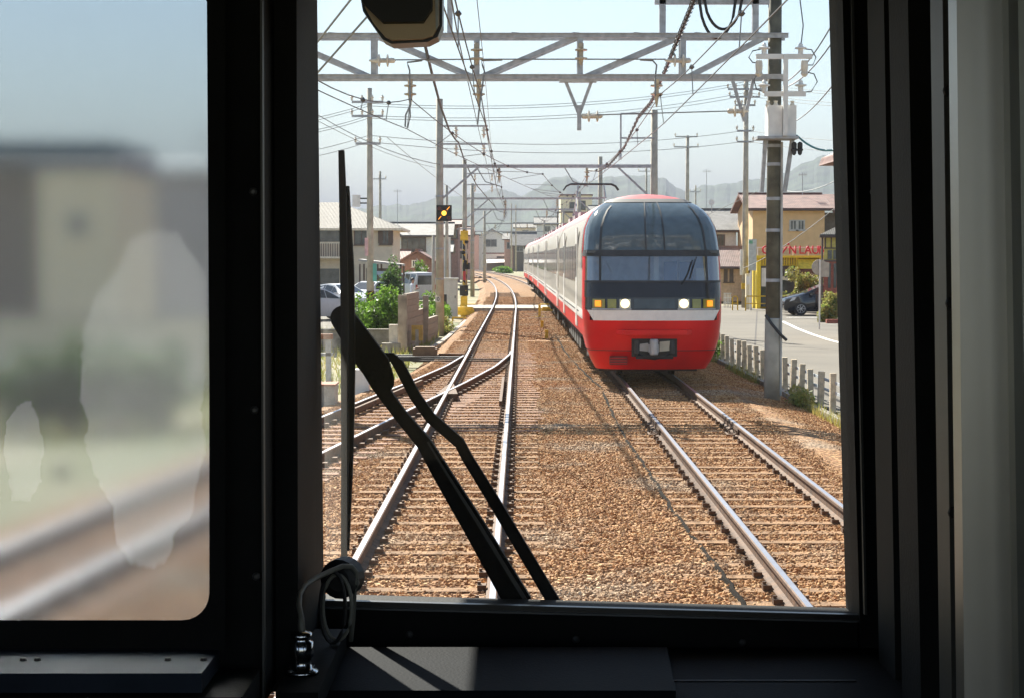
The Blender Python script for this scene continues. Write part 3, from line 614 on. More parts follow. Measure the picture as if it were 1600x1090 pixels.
wire('thick black feeder cable curving down past the left pole', [at(655, 30, 27), at(665, 75, 33), at(676, 120, 40), at(688, 165, 48), at(702, 204, 58), at(713, 220, 66), at(716, 222, 67.5), at(727, 255, 85), at(745, 290, 109), at(775, 325, 150)], .03, black, 0, 4, 'feeder_cable', 'cable')
fc = [at(x, y, z) for x, y, z in ((1095, -30, 28), (1083, 5, 30), (1062, 55, 33), (1040, 110, 37), (1018, 160, 43), (998, 183, 50), (975, 232, 60), (950, 260, 67), (935, 268, 71), (916, 266, 80))]
wire('thick spiral wrapped feeder cable descending towards the oncoming train', fc, .03, black, 0, 4, 'feeder_cable', 'cable')
sp = thing('cable_spiral', 'coiled binding wound round the feeder cable at upper right', 'cable', fc[0])
hp = []
for p, q in zip(fc[:7], fc[1:8]):
    for k in range(48): u = k/48; a = k*math.pi/3; hp.append(p.lerp(q, u)+Vector((math.cos(a), 0, math.sin(a)))*.045)
MB().tube(hp, .010, 4).build('binding', wirem, sp)
wire('bare wire running high on the left beside the mirror', [at(700, -30, 20), at(716, 60, 34), at(745, 190, 67.5), at(768, 290, 134)], .012, wirem)
wire('thin wire falling steeply across the middle of the truss', [at(743, -20, 24), at(757, 110, 40), at(768, 235, 80), at(778, 310, 140)], .007)
wire('stay wire running from upper left edge to the truss foot', [at(560, -15, 30), at(489, 75, 33)], .02)
wire('second stay wire below it running down to the left window edge', [at(575, 25, 32), at(489, 122, 34)], .02)
for k, (ya, yb, nm) in enumerate(((162, 128, 'uppermost'), (166, 132, 'second highest'), (181, 145, 'third highest'), (185, 150, 'fourth highest'), (212, 204, 'second lowest'), (222, 221, 'lowest'))):
    wire(nm+' power line strung between the left and right utility poles', [at(578, ya, 80), at(1165, yb, 100)], .013, wirel, .55, 16, 'power_line', 'power line')
    wire(nm+' power line leaving the right utility pole beyond the transformer', [at(1168, yb, 100), at(1420, yb+18, 90)], .013, wirel, .2, 8, 'power_line', 'power line')
    wire(nm+' power line reaching the left utility pole from the left', [at(300, ya+42, 70), at(576, ya, 80)], .012, wirel, .3, 8, 'power_line', 'power line')
for k, (a, b, nm) in enumerate((((1225, 130, 40), (1330, -20, 30), 'steep wire rising right of the transformer'), ((1232, 135, 40), (1345, -10, 30), 'second steep wire rising right of the transformer'), ((1225, 195, 60), (1330, 95, 30), 'slanting wire from the transformer up to the right window edge'), ((1160, 420, 98), (1335, 300, 60), 'service wire climbing across the brown roof to the right'), ((1225, 298, 70), (1335, 265, 50), 'wire crossing the hill right of the near pole'), ((1245, 212, 35), (1340, 216, 33), 'blue service cable leaving the transformer to the right'), ((605, 215, 81), (760, 330, 150), 'sagging wire from the left utility pole towards the bend'), ((489, 175, 60), (690, 258, 67.5), 'long wire sloping from the left edge to the gantry pole'), ((489, 185, 70), (680, 262, 110), 'faint wire sloping under it to the gantry pole'), ((1182, 300, 99), (940, 400, 160), 'wire dropping behind the train from the right utility pole'))):
    wire(nm, [at(*a), at(*b)], .013 if k != 5 else .02, wirel if k != 5 else mat('cable_teal', (.1, .3, .32), .5), .25, 12, 'power_line', 'power line')
# ---------------------------------------------------------------- utility poles
def upole(label, px, ptop, y, arms, gz=GZ, r=.17, group='utility poles'):
    x = at(px, 300, y).x; t = thing('utility_pole', label, 'utility pole', (x, y, gz), group)
    pole(t, x, y, gz, at(0, ptop, y).z, r, r*.62, conc_pole)
    for py, w, ins in arms:
        z = at(0, py, y).z; MB().b2((x-w, y-.16, z-.05), (x+w*.8, y-.08, z+.05)).build('crossarm', steel, t)
        for k in range(ins):
            xx = x-w+(1.75*w)*k/max(1, ins-1); insul(t, (xx, y-.12, z+.05), (0, 0, 1), 1, porc, .2, .08)
    return t, x
u1, ux = upole('tall concrete utility pole in front of the beige house, striped at its foot', 578, 138, 80, ((160, .75, 4), (182, .75, 4), (225, .6, 3)))
bx_ = at(557, 314, 80); MB().box(bx_, (.32, .3, .5)).build('switch_box', white, u1); MB().bar(bx_+Vector((0, 0, .1)), (ux, 80, bx_.z+.1), .06).bar(bx_-Vector((0, 0, .1)), (ux, 80, bx_.z-.1), .06).build('box_bracket', dkgrey, u1)
MB().lathe((ux, 80, at(0, 475, 80).z), [(.178, 0), (.175, .55)], 14).build('striped_wrap', black, u1)
for k in range(3): MB().bar((ux-.16, 79.83, at(0, 475, 80).z+.05+k*.17), (ux+.14, 79.83, at(0, 475, 80).z+.2+k*.17), .05, .03).build('stripe', yellow, u1)
MB().b2((at(569, 0, 80).x, 79.8, at(0, 400, 80).z), (at(574, 0, 80).x, 79.85, at(0, 372, 80).z)).build('banner', mat('banner_pink', (.72, .45, .45), .6), u1)
MB().b2((at(579, 0, 79).x, 79.72, at(0, 440, 80).z), (at(585, 0, 79).x, 79.8, at(0, 412, 80).z)).build('plate', mat('plate_green', (.15, .5, .4), .5), u1)
u2, u2x = upole('tall utility pole with many insulators beside the yellow shop', 1165, 122, 100, ((140, 1.0, 5), (152, .9, 5), (165, .6, 4), (205, .5, 3), (222, .5, 3)), RZ, .19)
MB().lathe((u2x, 100, at(0, 452, 100).z), [(.2, 0), (.2, .32)], 14).build('yellow_sleeve', yellow, u2); MB().b2((u2x-.3, 99.7, at(0, 430, 100).z), (u2x-.17, 99.8, at(0, 390, 100).z)).build('plate', white, u2)
upole('slim utility pole with a double crossarm behind the train nose', 1074, 212, 150, ((214, 1.0, 2), (230, 1.1, 2)), GZ, .2)
upole('bare concrete pole standing close left of the relay cabinet', 698, 290, 112, (), GZ, .13)
upole('small utility pole over the roof of the beige house', 594, 268, 170, ((280, .7, 3),), GZ, .17)
upole('thin post with cowl lamp left of the striped crossing mast', 677, 368, 84, (), GZ, .1)
upole('utility pole by the green weeds at the bend', 829-30, 318, 360, ((328, .8, 3),), GZ, .17)
upole('second pole by the white awning at the bend', 806, 320, 365, (), GZ, .17)
upole('far pole seen above the apartment block', 1010, 262, 210, ((268, .9, 3),), GZ, .16)
upole('lowest far pole near the satellite dish', 1087, 290, 190, ((300, .6, 3),), GZ, .12)
# ---------------------------------------------------------------- level crossing equipment
stp = bpy.data.materials.new('hazard_stripe'); stp.use_nodes = True
n = stp.node_tree.nodes; l = stp.node_tree.links; tc = n.new('ShaderNodeTexCoord'); wv = n.new('ShaderNodeTexWave'); wv.bands_direction = 'DIAGONAL'; wv.inputs['Scale'].default_value = 1.2
l.new(tc.outputs['Object'], wv.inputs[0]); rp = n.new('ShaderNodeValToRGB'); rp.color_ramp.interpolation = 'CONSTANT'; rp.color_ramp.elements[0].color = (.02, .02, .02, 1); rp.color_ramp.elements[1].color = (.75, .48, .03, 1); rp.color_ramp.elements[1].position = .5
l.new(wv.outputs['Color'], rp.inputs[0]); l.new(rp.outputs[0], n['Principled BSDF'].inputs['Base Color'])
cm = thing('crossing_signal', 'yellow and black level crossing signal mast left of the track', 'crossing signal', at(725, 490, 89.5)); CYy = 89.5
cmx = at(725, 400, CYy).x
MB().lathe((cmx, CYy, GZ), [(.07, 0), (.06, 4.2)], 10).build('mast', stp, cm)
MB().b2((at(719, 0, CYy).x, CYy-.25, at(0, 376, CYy).z), (at(731, 0, CYy).x, CYy+.1, at(0, 361, CYy).z)).build('warning_box', yellow, cm)
MB().b2((at(714, 0, CYy).x, CYy-.3, at(0, 359, CYy).z), (at(736, 0, CYy).x, CYy+.2, at(0, 357, CYy).z)).build('roof_plate', steel, cm)
for px, py in ((729, 378), (724, 395), (727, 410)): MB().lathe(at(px, py, CYy-.1), [(.09, 0), (.10, .12), (.05, .16)], 10, (0, -1, 0)).build('lamp_hood', black, cm)
MB().b2((at(723, 0, CYy).x, CYy-.25, at(0, 421, CYy).z), (at(734, 0, CYy).x, CYy, at(0, 411, CYy).z)).build('lamp_box', black, cm)
MB().b2((at(723, 0, CYy).x, CYy-.22, at(0, 438, CYy).z), (at(727.5, 0, CYy).x, CYy-.18, at(0, 424, CYy).z)).build('sign', mat('sign_red', (.5, .04, .05), .5), cm)
MB().b2((cmx-.2, CYy-.3, at(0, 462, CYy).z), (cmx+.2, CYy+.1, at(0, 446, CYy).z)).build('gate_machine', black, cm); MB().b2((cmx-.16, CYy-.25, GZ), (cmx+.16, CYy+.05, at(0, 463, CYy).z)).build('pedestal', yellow, cm)
for sy in (.0, .1): MB().bar((cmx+.1, CYy-.3, at(0, 455, CYy).z+sy), (cmx+.18, CYy-.3, at(0, 400, CYy).z+sy), .03).build('barrier_arm', stp, cm)
for k, (a, b, yy, lb) in enumerate(((709, 733, 88, 'yellow low guard frame by the crossing signal'), (706, 728, 83, 'nearer yellow guard frame by the relay cabinet'))):
    t = thing('crossing_guard_stand', lb, 'guard stand', gnd((a+b)/2, 495, GZ)); xa, xb = at(a, 490, yy).x, at(b, 490, yy).x
    for dy in (0, .5): MB().b2((xa, yy+dy, GZ+.12), (xb, yy+dy+.06, GZ+.18)).build('rail', yellow, t)
    for X in (xa, xb-.06): MB().b2((X, yy, GZ), (X+.06, yy+.56, GZ+.12)).build('leg', yellow, t)
for k, (px, py, hh, lb) in enumerate(((843, 497, .55, 'tall yellow marker post between the tracks at the crossing'), (847, 514, .28, 'short yellow marker stub, upper of two between the tracks'), (854, 531, .3, 'short yellow marker stub, lower of two between the tracks'))):
    p = gnd(px, py, -.19); t = thing('marker_post', lb, 'marker post', p, 'yellow markers between the tracks')
    MB().b2((p.x-.05, p.y-.05, -.3), (p.x+.05, p.y+.05, -.19+hh)).build('post', yellow, t); MB().b2((p.x-.065, p.y-.065, -.19+hh), (p.x+.065, p.y+.065, -.17+hh)).build('cap', yellow, t)
    if hh > .5: MB().b2((p.x-.2, p.y-.1, -.2), (p.x+.2, p.y+.1, -.12)).build('base', yellow, t)
rc = thing('relay_cabinet', 'grey steel relay cabinet beside the left gantry pole', 'cabinet', (at(703, 0, 88).x, 88, GZ)); cabm = mat('cabinet_grey', (.62, .62, .56), .5, var=.05)
xa, xb, zt_ = at(692.5, 0, 87).x, at(714, 0, 87).x, at(0, 437, 87).z
MB().b2((xa, 87, GZ), (xb, 87.6, zt_)).build('body', cabm, rc); MB().b2((xa-.05, 86.95, zt_), (xb+.05, 87.65, zt_+.07)).build('lid', cabm, rc)
d = MB().b2((xa+.04, 86.98, GZ+.1), (xb-.04, 87, zt_-.05)).build('door', cabm, rc); MB().b2((xb-.12, 86.95, .5), (xb-.09, 86.98, .62)).build('handle', black, d)
sc2 = thing('junction_box', 'small dark box mounted behind the left gantry pole', 'box', at(693, 487, 75)); MB().b2((at(690, 0, 75).x, 75, at(0, 487, 75).z), (at(697, 0, 75).x, 75.3, at(0, 460, 75).z)).build('body', dkgrey, sc2); MB().b2((at(692, 0, 75).x, 75.1, GZ), (at(694, 0, 75).x, 75.2, at(0, 487, 75).z)).build('leg', dkgrey, sc2)
gc = thing('control_cabinet', 'small pale control box on a stand near the weeds at the bend', 'cabinet', at(755, 425, 345)); MB().b2((at(751, 0, 345).x, 345, at(0, 419, 345).z), (at(760, 0, 345).x, 345.6, at(0, 407, 345).z)).build('body', cabm, gc); MB().b2((at(754, 0, 345).x, 345.1, GZ), (at(757, 0, 345).x, 345.3, at(0, 419, 345).z)).build('leg', steel, gc)
# ---------------------------------------------------------------- left trackside: kerb, block wall, markers
kb = thing('kerb', 'curved concrete kerb edging the ballast by the left pole', 'kerb', (-2.4, 66, GZ)); kp = [gnd(x, y, GZ+.15) for x, y in ((729, 500), (721, 507), (711, 516), (700, 526), (688, 535), (672, 545), (655, 553))]
for p, q in zip(kp, kp[1:]):
    for k in range(3): a, b = p.lerp(q, k/3), p.lerp(q, (k+.94)/3); MB().bar(Vector((a.x, a.y, GZ+.06)), Vector((b.x, b.y, GZ+.06)), .16, .22).build('kerb_stone', concrete, kb)
blockm = mat('concrete_block', (.36, .31, .25), .9, var=.22, scale=3, bump=.3, bscale=30)
bw = thing('block_wall', 'stepped concrete block wall beside the track near the left pole', 'wall', (-3.2, 57, GZ)); blk_me = MB().box((0, 0, 0), (.13, .385, .185)).mesh('block', mats=[blockm])
for c in range(26):
    yy = 56.2+c*.395; xx = -3.22+.02*c
    rows = 9 if c < 9 else (6 if c < 14 else 4)
    for r_ in range(rows): share(blk_me, 'block', bw, (xx, yy+(.2 if r_ % 2 else 0), GZ+.1+r_*.195), (0, 0, -.05))
MB().b2((-3.42, 55.7, GZ), (-3.16, 55.98, 1.28)).build('end_pier', blockm, bw)
MB().b2((-2.93, 61.0, GZ), (-2.75, 61.2, 1.15)).build('pier', blockm, bw)
lw = thing('low_wall', 'low grey concrete wall under the green bush', 'wall', (-4.6, 58.5, GZ)); MB().b2((-9, 58.4, GZ), (-3.5, 58.6, GZ+.55)).build('panel', concrete, lw); MB().b2((-9, 58.35, GZ+.55), (-3.5, 58.65, GZ+.6)).build('coping', concrete, lw)
mp = thing('concrete_marker', 'pale square concrete marker post before the block wall', 'marker post', (-3.45, 53.5, GZ)); p = gnd(615, 552, GZ)
MB().b2((p.x-.13, p.y-.13, GZ), (p.x+.13, p.y+.13, .42)).build('post', mat('pale_concrete', (.74, .68, .56), .8), mp); MB().b2((p.x-.33, p.y-.45, GZ), (p.x+.22, p.y-.15, GZ+.32)).build('trough_end', concrete, mp)
yb_ = thing('yellow_box', 'yellow equipment box on a post before the block wall', 'box', (-2.8, 54, GZ)); p = gnd(652, 549, GZ)
MB().b2((p.x-.17, p.y-.1, at(0, 538, 54).z), (p.x+.17, p.y+.15, at(0, 513, 54).z)).build('case', mat('faded_yellow', (.55, .36, .08), .6, var=.2), yb_); MB().b2((p.x-.05, p.y-.2, GZ), (p.x+.05, p.y-.1, at(0, 520, 54).z)).build('post', concrete, yb_)
gr_ = thing('rail_guard', 'weathered grey steel guard fence at the left window edge', 'fence', at(507, 580, 42)); 
for px in (495, 513): q = at(px, 600, 42); MB().b2((q.x-.06, 42, GZ), (q.x+.06, 42.12, at(0, 527, 42).z)).build('post', steel, gr_)
MB().b2((at(488, 0, 42).x-1.5, 41.95, at(0, 530, 42).z), (at(517, 0, 42).x, 42.15, at(0, 522, 42).z)).build('top_rail', mat('rusted_cap', (.3, .14, .08), .8), gr_); MB().b2((at(488, 0, 42).x-1.5, 42, at(0, 556, 42).z), (at(517, 0, 42).x, 42.1, at(0, 551, 42).z)).build('mid_rail', steel, gr_)
tg = thing('cable_trough', 'rust topped concrete cable pit at the left edge by the branch track', 'cable pit', at(510, 625, 33)); q = at(510, 620, 33)
MB().b2((q.x-.6, 32.6, GZ-.1), (q.x+.18, 33.3, at(0, 600, 33).z)).build('pit', concrete, tg); MB().b2((q.x-.62, 32.58, at(0, 600, 33).z), (q.x+.2, 33.32, at(0, 600, 33).z+.03)).build('lid', mat('rust_lid', (.33, .12, .06), .8), tg)
wbx = thing('white_signal_box', 'small white box on the ballast behind the wiper arm', 'box', at(556, 590, 36)); q = at(556, 592, 36); MB().b2((q.x-.14, 36, GZ+.05), (q.x+.25, 36.4, at(0, 577, 36).z)).build('case', white, wbx); MB().b2((q.x-.18, 35.95, GZ-.1), (q.x+.28, 36.45, GZ+.05)).build('base', dkgrey, wbx)
# ---------------------------------------------------------------- right fence
pale = mat('post_concrete', (.62, .52, .38), .9, var=.2, scale=7, bump=.3, bscale=40)
fn = thing('post_fence', 'row of short concrete fence posts between the right track and the road', 'fence', (5.65, 31, RZ)); fp_me = MB().box((0, 0, .27), (.105, .1, .76)).mesh('post', mats=[pale]); y = 26.0; k = 0
while y < 62:
    if abs(y-35.4) > .3: share(fp_me, 'post', fn, (5.66+random.uniform(-.02, .02), y, -.30), (random.uniform(-.03, .03), random.uniform(-.04, .04), random.uniform(-.1, .1)), (1, 1, random.uniform(.94, 1.06)))
    y += 1.13
for z in (.0, .18): MB().b2((5.71, 25, z), (5.725, 62, z+.05)).build('strip', mat('strip_grey', (.5, .54, .57), .5), fn)
ek = thing('edge_kerb', 'low concrete edging at the foot of the fence posts', 'kerb', (5.5, 31, RZ))
for k in range(36): MB().b2((5.42, 26+k*1.0, -.45), (5.54, 26.97+k*1.0, -.255)).build('kerb_stone', concrete, ek)
# ---------------------------------------------------------------- vegetation
def leaves(n, c, rad, size, seed, squash=1.0, shellp=.6):
    r = np.random.default_rng(seed); mb = MB(); c = Vector(c)
    cl = [(Vector(r.normal(0, .42, 3)), r.uniform(.25, .5)) for _ in range(26)]
    for i in range(n):
        cc_, cr = cl[r.integers(len(cl))]; d = Vector(r.normal(0, 1, 3)).normalized()*cr*r.uniform(.55, 1.05)
        p = cc_+d; p = Vector((p.x*rad[0], p.y*rad[1], max(-.95, p.z)*rad[2]))+c
        a = Vector(r.normal(0, 1, 3)).normalized(); b = a.cross(Vector(r.normal(0, 1, 3))).normalized(); s = size*r.uniform(.6, 1.3)
        mb.add([p-a*s, p+b*s*.45, p+a*s, p-b*s*.45], [(0, 1, 2, 3)])
    return mb
def bush(name, label, c, rad, n, size, m, seed, cat='bush'):
    base = (c[0], c[1], c[2]-rad[2]); t = thing(name, label, cat, base)
    leaves(n, c, rad, size, seed).build('foliage', m, t); sb_ = MB(); r = random.Random(seed)
    for k in range(6): a = r.uniform(0, 6.28); sb_.tube([(c[0]+.1*math.cos(a), c[1]+.1*math.sin(a), base[2]-.05), (c[0]+.5*rad[0]*math.cos(a), c[1]+.5*rad[1]*math.sin(a), c[2]+rad[2]*.2)], [.03, .012], 5)
    sb_.build('stem', mat('bark', (.10, .07, .045), .9), t); return t
bush('leafy_bush', 'large bright green bush left of the block wall', (at(598, 0, 60).x, 60.2, .42), (1.05, .9, .88), 5200, .075, leafm, 1)
bush('leafy_bush', 'smaller green bush beside the striped utility pole foot', (at(566, 0, 61).x, 61, .25), (.6, .6, .75), 1800, .07, leafm, 2)
bush('weeds', 'tall weeds between the block wall and left gantry pole', (at(672, 0, 71).x, 71, .2), (.7, 1.4, .75), 3000, .07, leafm, 3, 'weeds')
bush('weeds', 'dry grassy weeds round the foot of the left gantry pole', (at(698, 0, 69).x, 68.3, -.15), (.28, .8, .38), 900, .06, leafo, 4, 'weeds')
bush('hedge', 'bright green hedge behind the grey van', (at(640, 0, 126).x, 126, .55), (1.2, .8, 1.15), 4200, .11, leafm, 5, 'hedge')
bush('weeds', 'bright weeds along the outside of the far bend', (at(788, 0, 330).x, 330, .15), (1.9, 2.5, .8), 3000, .16, leafm, 6, 'weeds')
bush('leafy_tree', 'dark climbing tree against the carport of the beige house', (at(612, 0, 104).x, 104, .9), (.7, .8, 1.4), 2600, .09, leafd, 7, 'tree')
bush('red_tipped_bush', 'red tipped garden bush before the yellow shop', (at(1255, 0, 92).x, 92, .75), (.95, .8, .95), 9000, .075, leafo, 8)
bush('red_tipped_bush', 'green and reddish bush on the corner by the brick house', (at(1303, 0, 78).x, 78, .35), (.58, .7, .85), 5500, .07, leafo, 9)
bush('weeds', 'low yellowing weeds at the foot of the fence posts', (at(1258, 0, 34).x+.02, 34.4, -.12), (.28, .8, .26), 900, .04, leafo, 10, 'weeds')
bush('weeds', 'small green weed tuft by the fence near the train', (at(1126, 0, 50).x, 50, -.1), (.25, .4, .3), 300, .05, leafm, 11, 'weeds')
gs = MB(); r = np.random.default_rng(3)
for i in range(6500):
    x, y = r.uniform(-9, -2.6), r.uniform(28, 72)
    if x > left_edge(y)-.5: continue
    a = r.uniform(0, 6.28); h = r.uniform(.08, .32); dx, dy = math.cos(a)*.02, math.sin(a)*.02; lx, ly = r.uniform(-.1, .1, 2)
    gs.add([(x-dx, y-dy, GZ), (x+dx, y+dy, GZ), (x+lx, y+ly, GZ+h)], [(0, 1, 2)])
for i in range(2600):
    y = r.uniform(27, 60); x = 5.3+abs(r.normal(0, .12)); 
    if math.sin(y*1.7)+math.sin(y*.6+1) < -.1: continue
    a = r.uniform(0, 6.28); h = r.uniform(.06, .26); dx, dy = math.cos(a)*.012, math.sin(a)*.012; lx, ly = r.uniform(-.1, .1, 2)
    gs.add([(x-dx, y-dy, -.42), (x+dx, y+dy, -.42), (x+lx, y+ly, -.34+h)], [(0, 1, 2)])
tag(gs.build('grass', leafo), 'sparse dry grass in the left yard and along the right fence', 'grass', kind='stuff')
# ---------------------------------------------------------------- buildings
def roofmat(name, col, scale=9):
    m = mat(name, col, .7, var=.2, scale=2); n = m.node_tree.nodes; l = m.node_tree.links
    tc = n.new('ShaderNodeTexCoord'); wv = n.new('ShaderNodeTexWave'); wv.inputs['Scale'].default_value = scale*.4; l.new(tc.outputs['Object'], wv.inputs[0])
    w2 = n.new('ShaderNodeTexWave'); w2.bands_direction = 'Z'; w2.inputs['Scale'].default_value = scale*.45; w2.wave_profile = 'SAW'; l.new(tc.outputs['Object'], w2.inputs[0])
    ad = n.new('ShaderNodeMath'); l.new(wv.outputs['Fac'], ad.inputs[0]); l.new(w2.outputs['Fac'], ad.inputs[1])
    bp = n.new('ShaderNodeBump'); bp.inputs['Strength'].default_value = .35; bp.inputs['Distance'].default_value = .03; l.new(ad.outputs[0], bp.inputs['Height']); l.new(bp.outputs[0], n['Principled BSDF'].inputs['Normal'])
    return m
grey_tile = roofmat('grey_roof_tile', (.15, .145, .14)); brown_tile = roofmat('brown_roof', (.21, .11, .09), 7); slate = roofmat('beige_slate', (.105, .095, .078), 8); mauve = roofmat('mauve_roof', (.26, .18, .165), 7)
frame_br = mat('brown_frame', (.12, .08, .06), .6); frame_al = mat('alu_frame', (.45, .45, .44), .4, .4); eavem = mat('eave_cream', (.8, .7, .56), .6)
def house(name, label, x0, x1, y0, y1, gz, ez, rise, wm, rm, roof='x', over=.5, wins=(), frame=None, cat='house', group=None):
    t = thing(name, label, cat, ((x0+x1)/2, y0, gz), group); xm, ym = (x0+x1)/2, (y0+y1)/2
    w = MB().b2((x0, y0, gz), (x1, y1, ez))
    if roof == 'x': w.prism([(x0+.002, y0, ez), (x0+.002, y1, ez), (x0+.002, ym, ez+rise)], (x1-x0-.004, 0, 0))
    if roof == 'y': w.prism([(x0, y0+.002, ez), (x1, y0+.002, ez), (xm, y0+.002, ez+rise)], (0, y1-y0-.004, 0))
    w.build('wall', wm, t); o = over; th = .14; e = ez-rise*o/((y1-y0)/2 if roof == 'x' else (x1-x0)/2)
    if roof == 'x':
        for s, yy in ((-1, y0-o), (1, y1+o)): MB().prism([(x0-o, yy, e+.02), (x0-o, ym, ez+rise+.02), (x0-o, ym, ez+rise+.02+th), (x0-o, yy, e+.02+th)], (x1-x0+2*o, 0, 0)).build('roof', rm, t)
        MB().b2((x0-o, ym-.12, ez+rise+th-.03), (x1+o, ym+.12, ez+rise+th+.1)).build('ridge', rm, t)
        MB().tube([(x0-o, y0-o-.05, e+.04), (x1+o, y0-o-.05, e+.04)], .06).build('gutter', frame_br, t)
    elif roof == 'y':
        for xx in (x0-o, x1+o): MB().prism([(xx, y0-o, e+.02), (xm, y0-o, ez+rise+.02), (xm, y0-o, ez+rise+.02+th), (xx, y0-o, e+.02+th)], (0, y1-y0+2*o, 0)).build('roof', rm, t)
        MB().b2((xm-.12, y0-o, ez+rise+th-.03), (xm+.12, y1+o, ez+rise+th+.1)).build('ridge', rm, t)
    elif roof == 'hip':
        a = [(x0-o, y0-o, ez), (x1+o, y0-o, ez), (x1+o, y1+o, ez), (x0-o, y1+o, ez)]; d = (y1-y0)/2*.9; b = [(x0+d, ym, ez+rise), (x1-d, ym, ez+rise)]
        MB().add(a+b, [(0, 1, 5, 4), (1, 2, 5), (2, 3, 4, 5), (3, 0, 4), (3, 2, 1, 0)]).build('roof', rm, t)
        MB().b2((x0-o-.04, y0-o-.04, ez-.16), (x1+o+.04, y1+o+.04, ez-.004)).build('eave', eavem, t)
    else:
        MB().b2((x0-.15, y0-.15, ez), (x1+.15, y1+.15, ez+.25)).build('parapet', rm, t)
    fr = frame or frame_al
    for fc, c, z, ww, hh in wins:
        if fc == 'f':
            f = MB().b2((c-ww/2-.06, y0-.06, z-hh/2-.06), (c+ww/2+.06, y0+.02, z+hh/2+.06)).build('window', fr, t)
            for s in (-1, 1): MB().b2((c+s*ww/4-ww/4+.03, y0-.075, z-hh/2), (c+s*ww/4+ww/4-.03, y0-.05, z+hh/2)).build('pane', glassh, f)
            MB().b2((c-ww/2-.12, y0-.14, z-hh/2-.12), (c+ww/2+.12, y0, z-hh/2-.065)).build('sill', fr, f)
        else:
            X = x0 if fc == 'l' else x1; s = -1 if fc == 'l' else 1
            f = MB().b2((X-.06*s*-1, c-ww/2-.06, z-hh/2-.06), (X+s*.06, c+ww/2+.06, z+hh/2+.06)).build('window', fr, t)
            MB().b2((X+s*.05, c-ww/2, z-hh/2), (X+s*.075, c+ww/2, z+hh/2)).build('pane', glassh, f)
    return t
def ax(px, Y): return at(px, 400, Y).x
def az(py, Y): return at(800, py, Y).z
beige = mat('beige_render', (.72, .62, .48), .85, var=.06, scale=2); palew = mat('pale_wall', (.78, .77, .72), .85, var=.06); tan = mat('tan_render', (.74, .50, .27), .85, var=.06, scale=2); brownw = mat('brown_boards', (.28, .16, .13), .8, var=.15)
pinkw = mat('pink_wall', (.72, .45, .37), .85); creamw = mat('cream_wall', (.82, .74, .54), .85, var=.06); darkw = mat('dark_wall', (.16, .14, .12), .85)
# beige two storey house on the left
Y = 130; ez = az(357, Y); hx1 = ax(613, Y)
h1 = house('beige_house', 'beige two storey house with hipped slate roof and balcony at left', ax(380, Y), hx1, Y, Y+9, GZ, ez, az(318, Y)-ez+.2, beige, slate, 'hip', .7, [('f', ax(565, Y), az(371, Y), .95, .95), ('f', ax(603, Y), az(371, Y), .8, .9)], frame_br)
for px in (595, 611): MB().b2((ax(px, Y)-.18, Y-.12, az(381, Y)), (ax(px, Y)+.16, Y-.08, az(361, Y))).build('shutter', frame_br, h1)
MB().b2((ax(470, Y), Y-1.2, az(404, Y)), (ax(546, Y), Y, az(401, Y))).build('balcony_floor', eavem, h1); rl = MB().b2((ax(470, Y), Y-1.2, az(381, Y)), (ax(546, Y), Y-1.12, az(379, Y))).build('balcony_rail', eavem, h1)
for k in range(22): X = ax(472, Y)+k*.16; MB().b2((X, Y-1.18, az(401, Y)), (X+.05, Y-1.14, az(381, Y))).build('baluster', frame_br, rl)
MB().b2((ax(498, Y), Y-.05, az(378, Y)), (ax(535, Y), Y+.01, az(360, Y))).build('balcony_door', glassh, h1); MB().b2((ax(498, Y), Y-.05, az(448, Y)), (ax(530, Y), Y+.01, az(420, Y))).build('ground_floor_window', glassh, h1)
# carport in front of it
cpn = thing('carport', 'dark timber carport with a sagging sheet beside the beige house', 'carport', (ax(590, 112), 112, GZ)); Y = 112
MB().prism([(ax(560, Y), Y, az(405, Y)), (ax(628, Y), Y, az(413, Y)), (ax(628, Y), Y, az(416, Y)), (ax(560, Y), Y, az(408, Y))], (0, 3.5, 0)).build('roof', mat('corrugate', (.4, .38, .35), .6), cpn)
for px in (562, 590, 612, 626):
    for dy in (0, 3.2): MB().b2((ax(px, Y)-.05, Y+dy, GZ), (ax(px, Y)+.05, Y+dy+.1, az(413, Y))).build('post', frame_br, cpn)
MB().b2((ax(565, Y), Y+3.3, GZ), (ax(622, Y), Y+3.4, az(420, Y))).build('back_panel', darkw, cpn)
MB().add([at(585, 424, Y-.3), at(612, 424, Y-.3), at(606, 440, Y-.5), at(594, 434, Y-.6)], [(0, 1, 2, 3)]).build('tarpaulin', mat('tarp', (.42, .47, .5), .6), cpn)
ld = thing('step_ladder', 'grey ladder leaning against the carport', 'ladder', at(604, 470, 110)); 
for dx in (0, .32): MB().bar(at(599, 468, 110)+Vector((dx, 0, 0)), at(609, 428, 111)+Vector((dx, 0, 0)), .05).build('stile', steel, ld)
for k in range(6): a = at(599, 468, 110).lerp(at(609, 428, 111), (k+.6)/6.5); MB().bar(a, a+Vector((.32, 0, 0)), .04).build('rung', steel, ld)
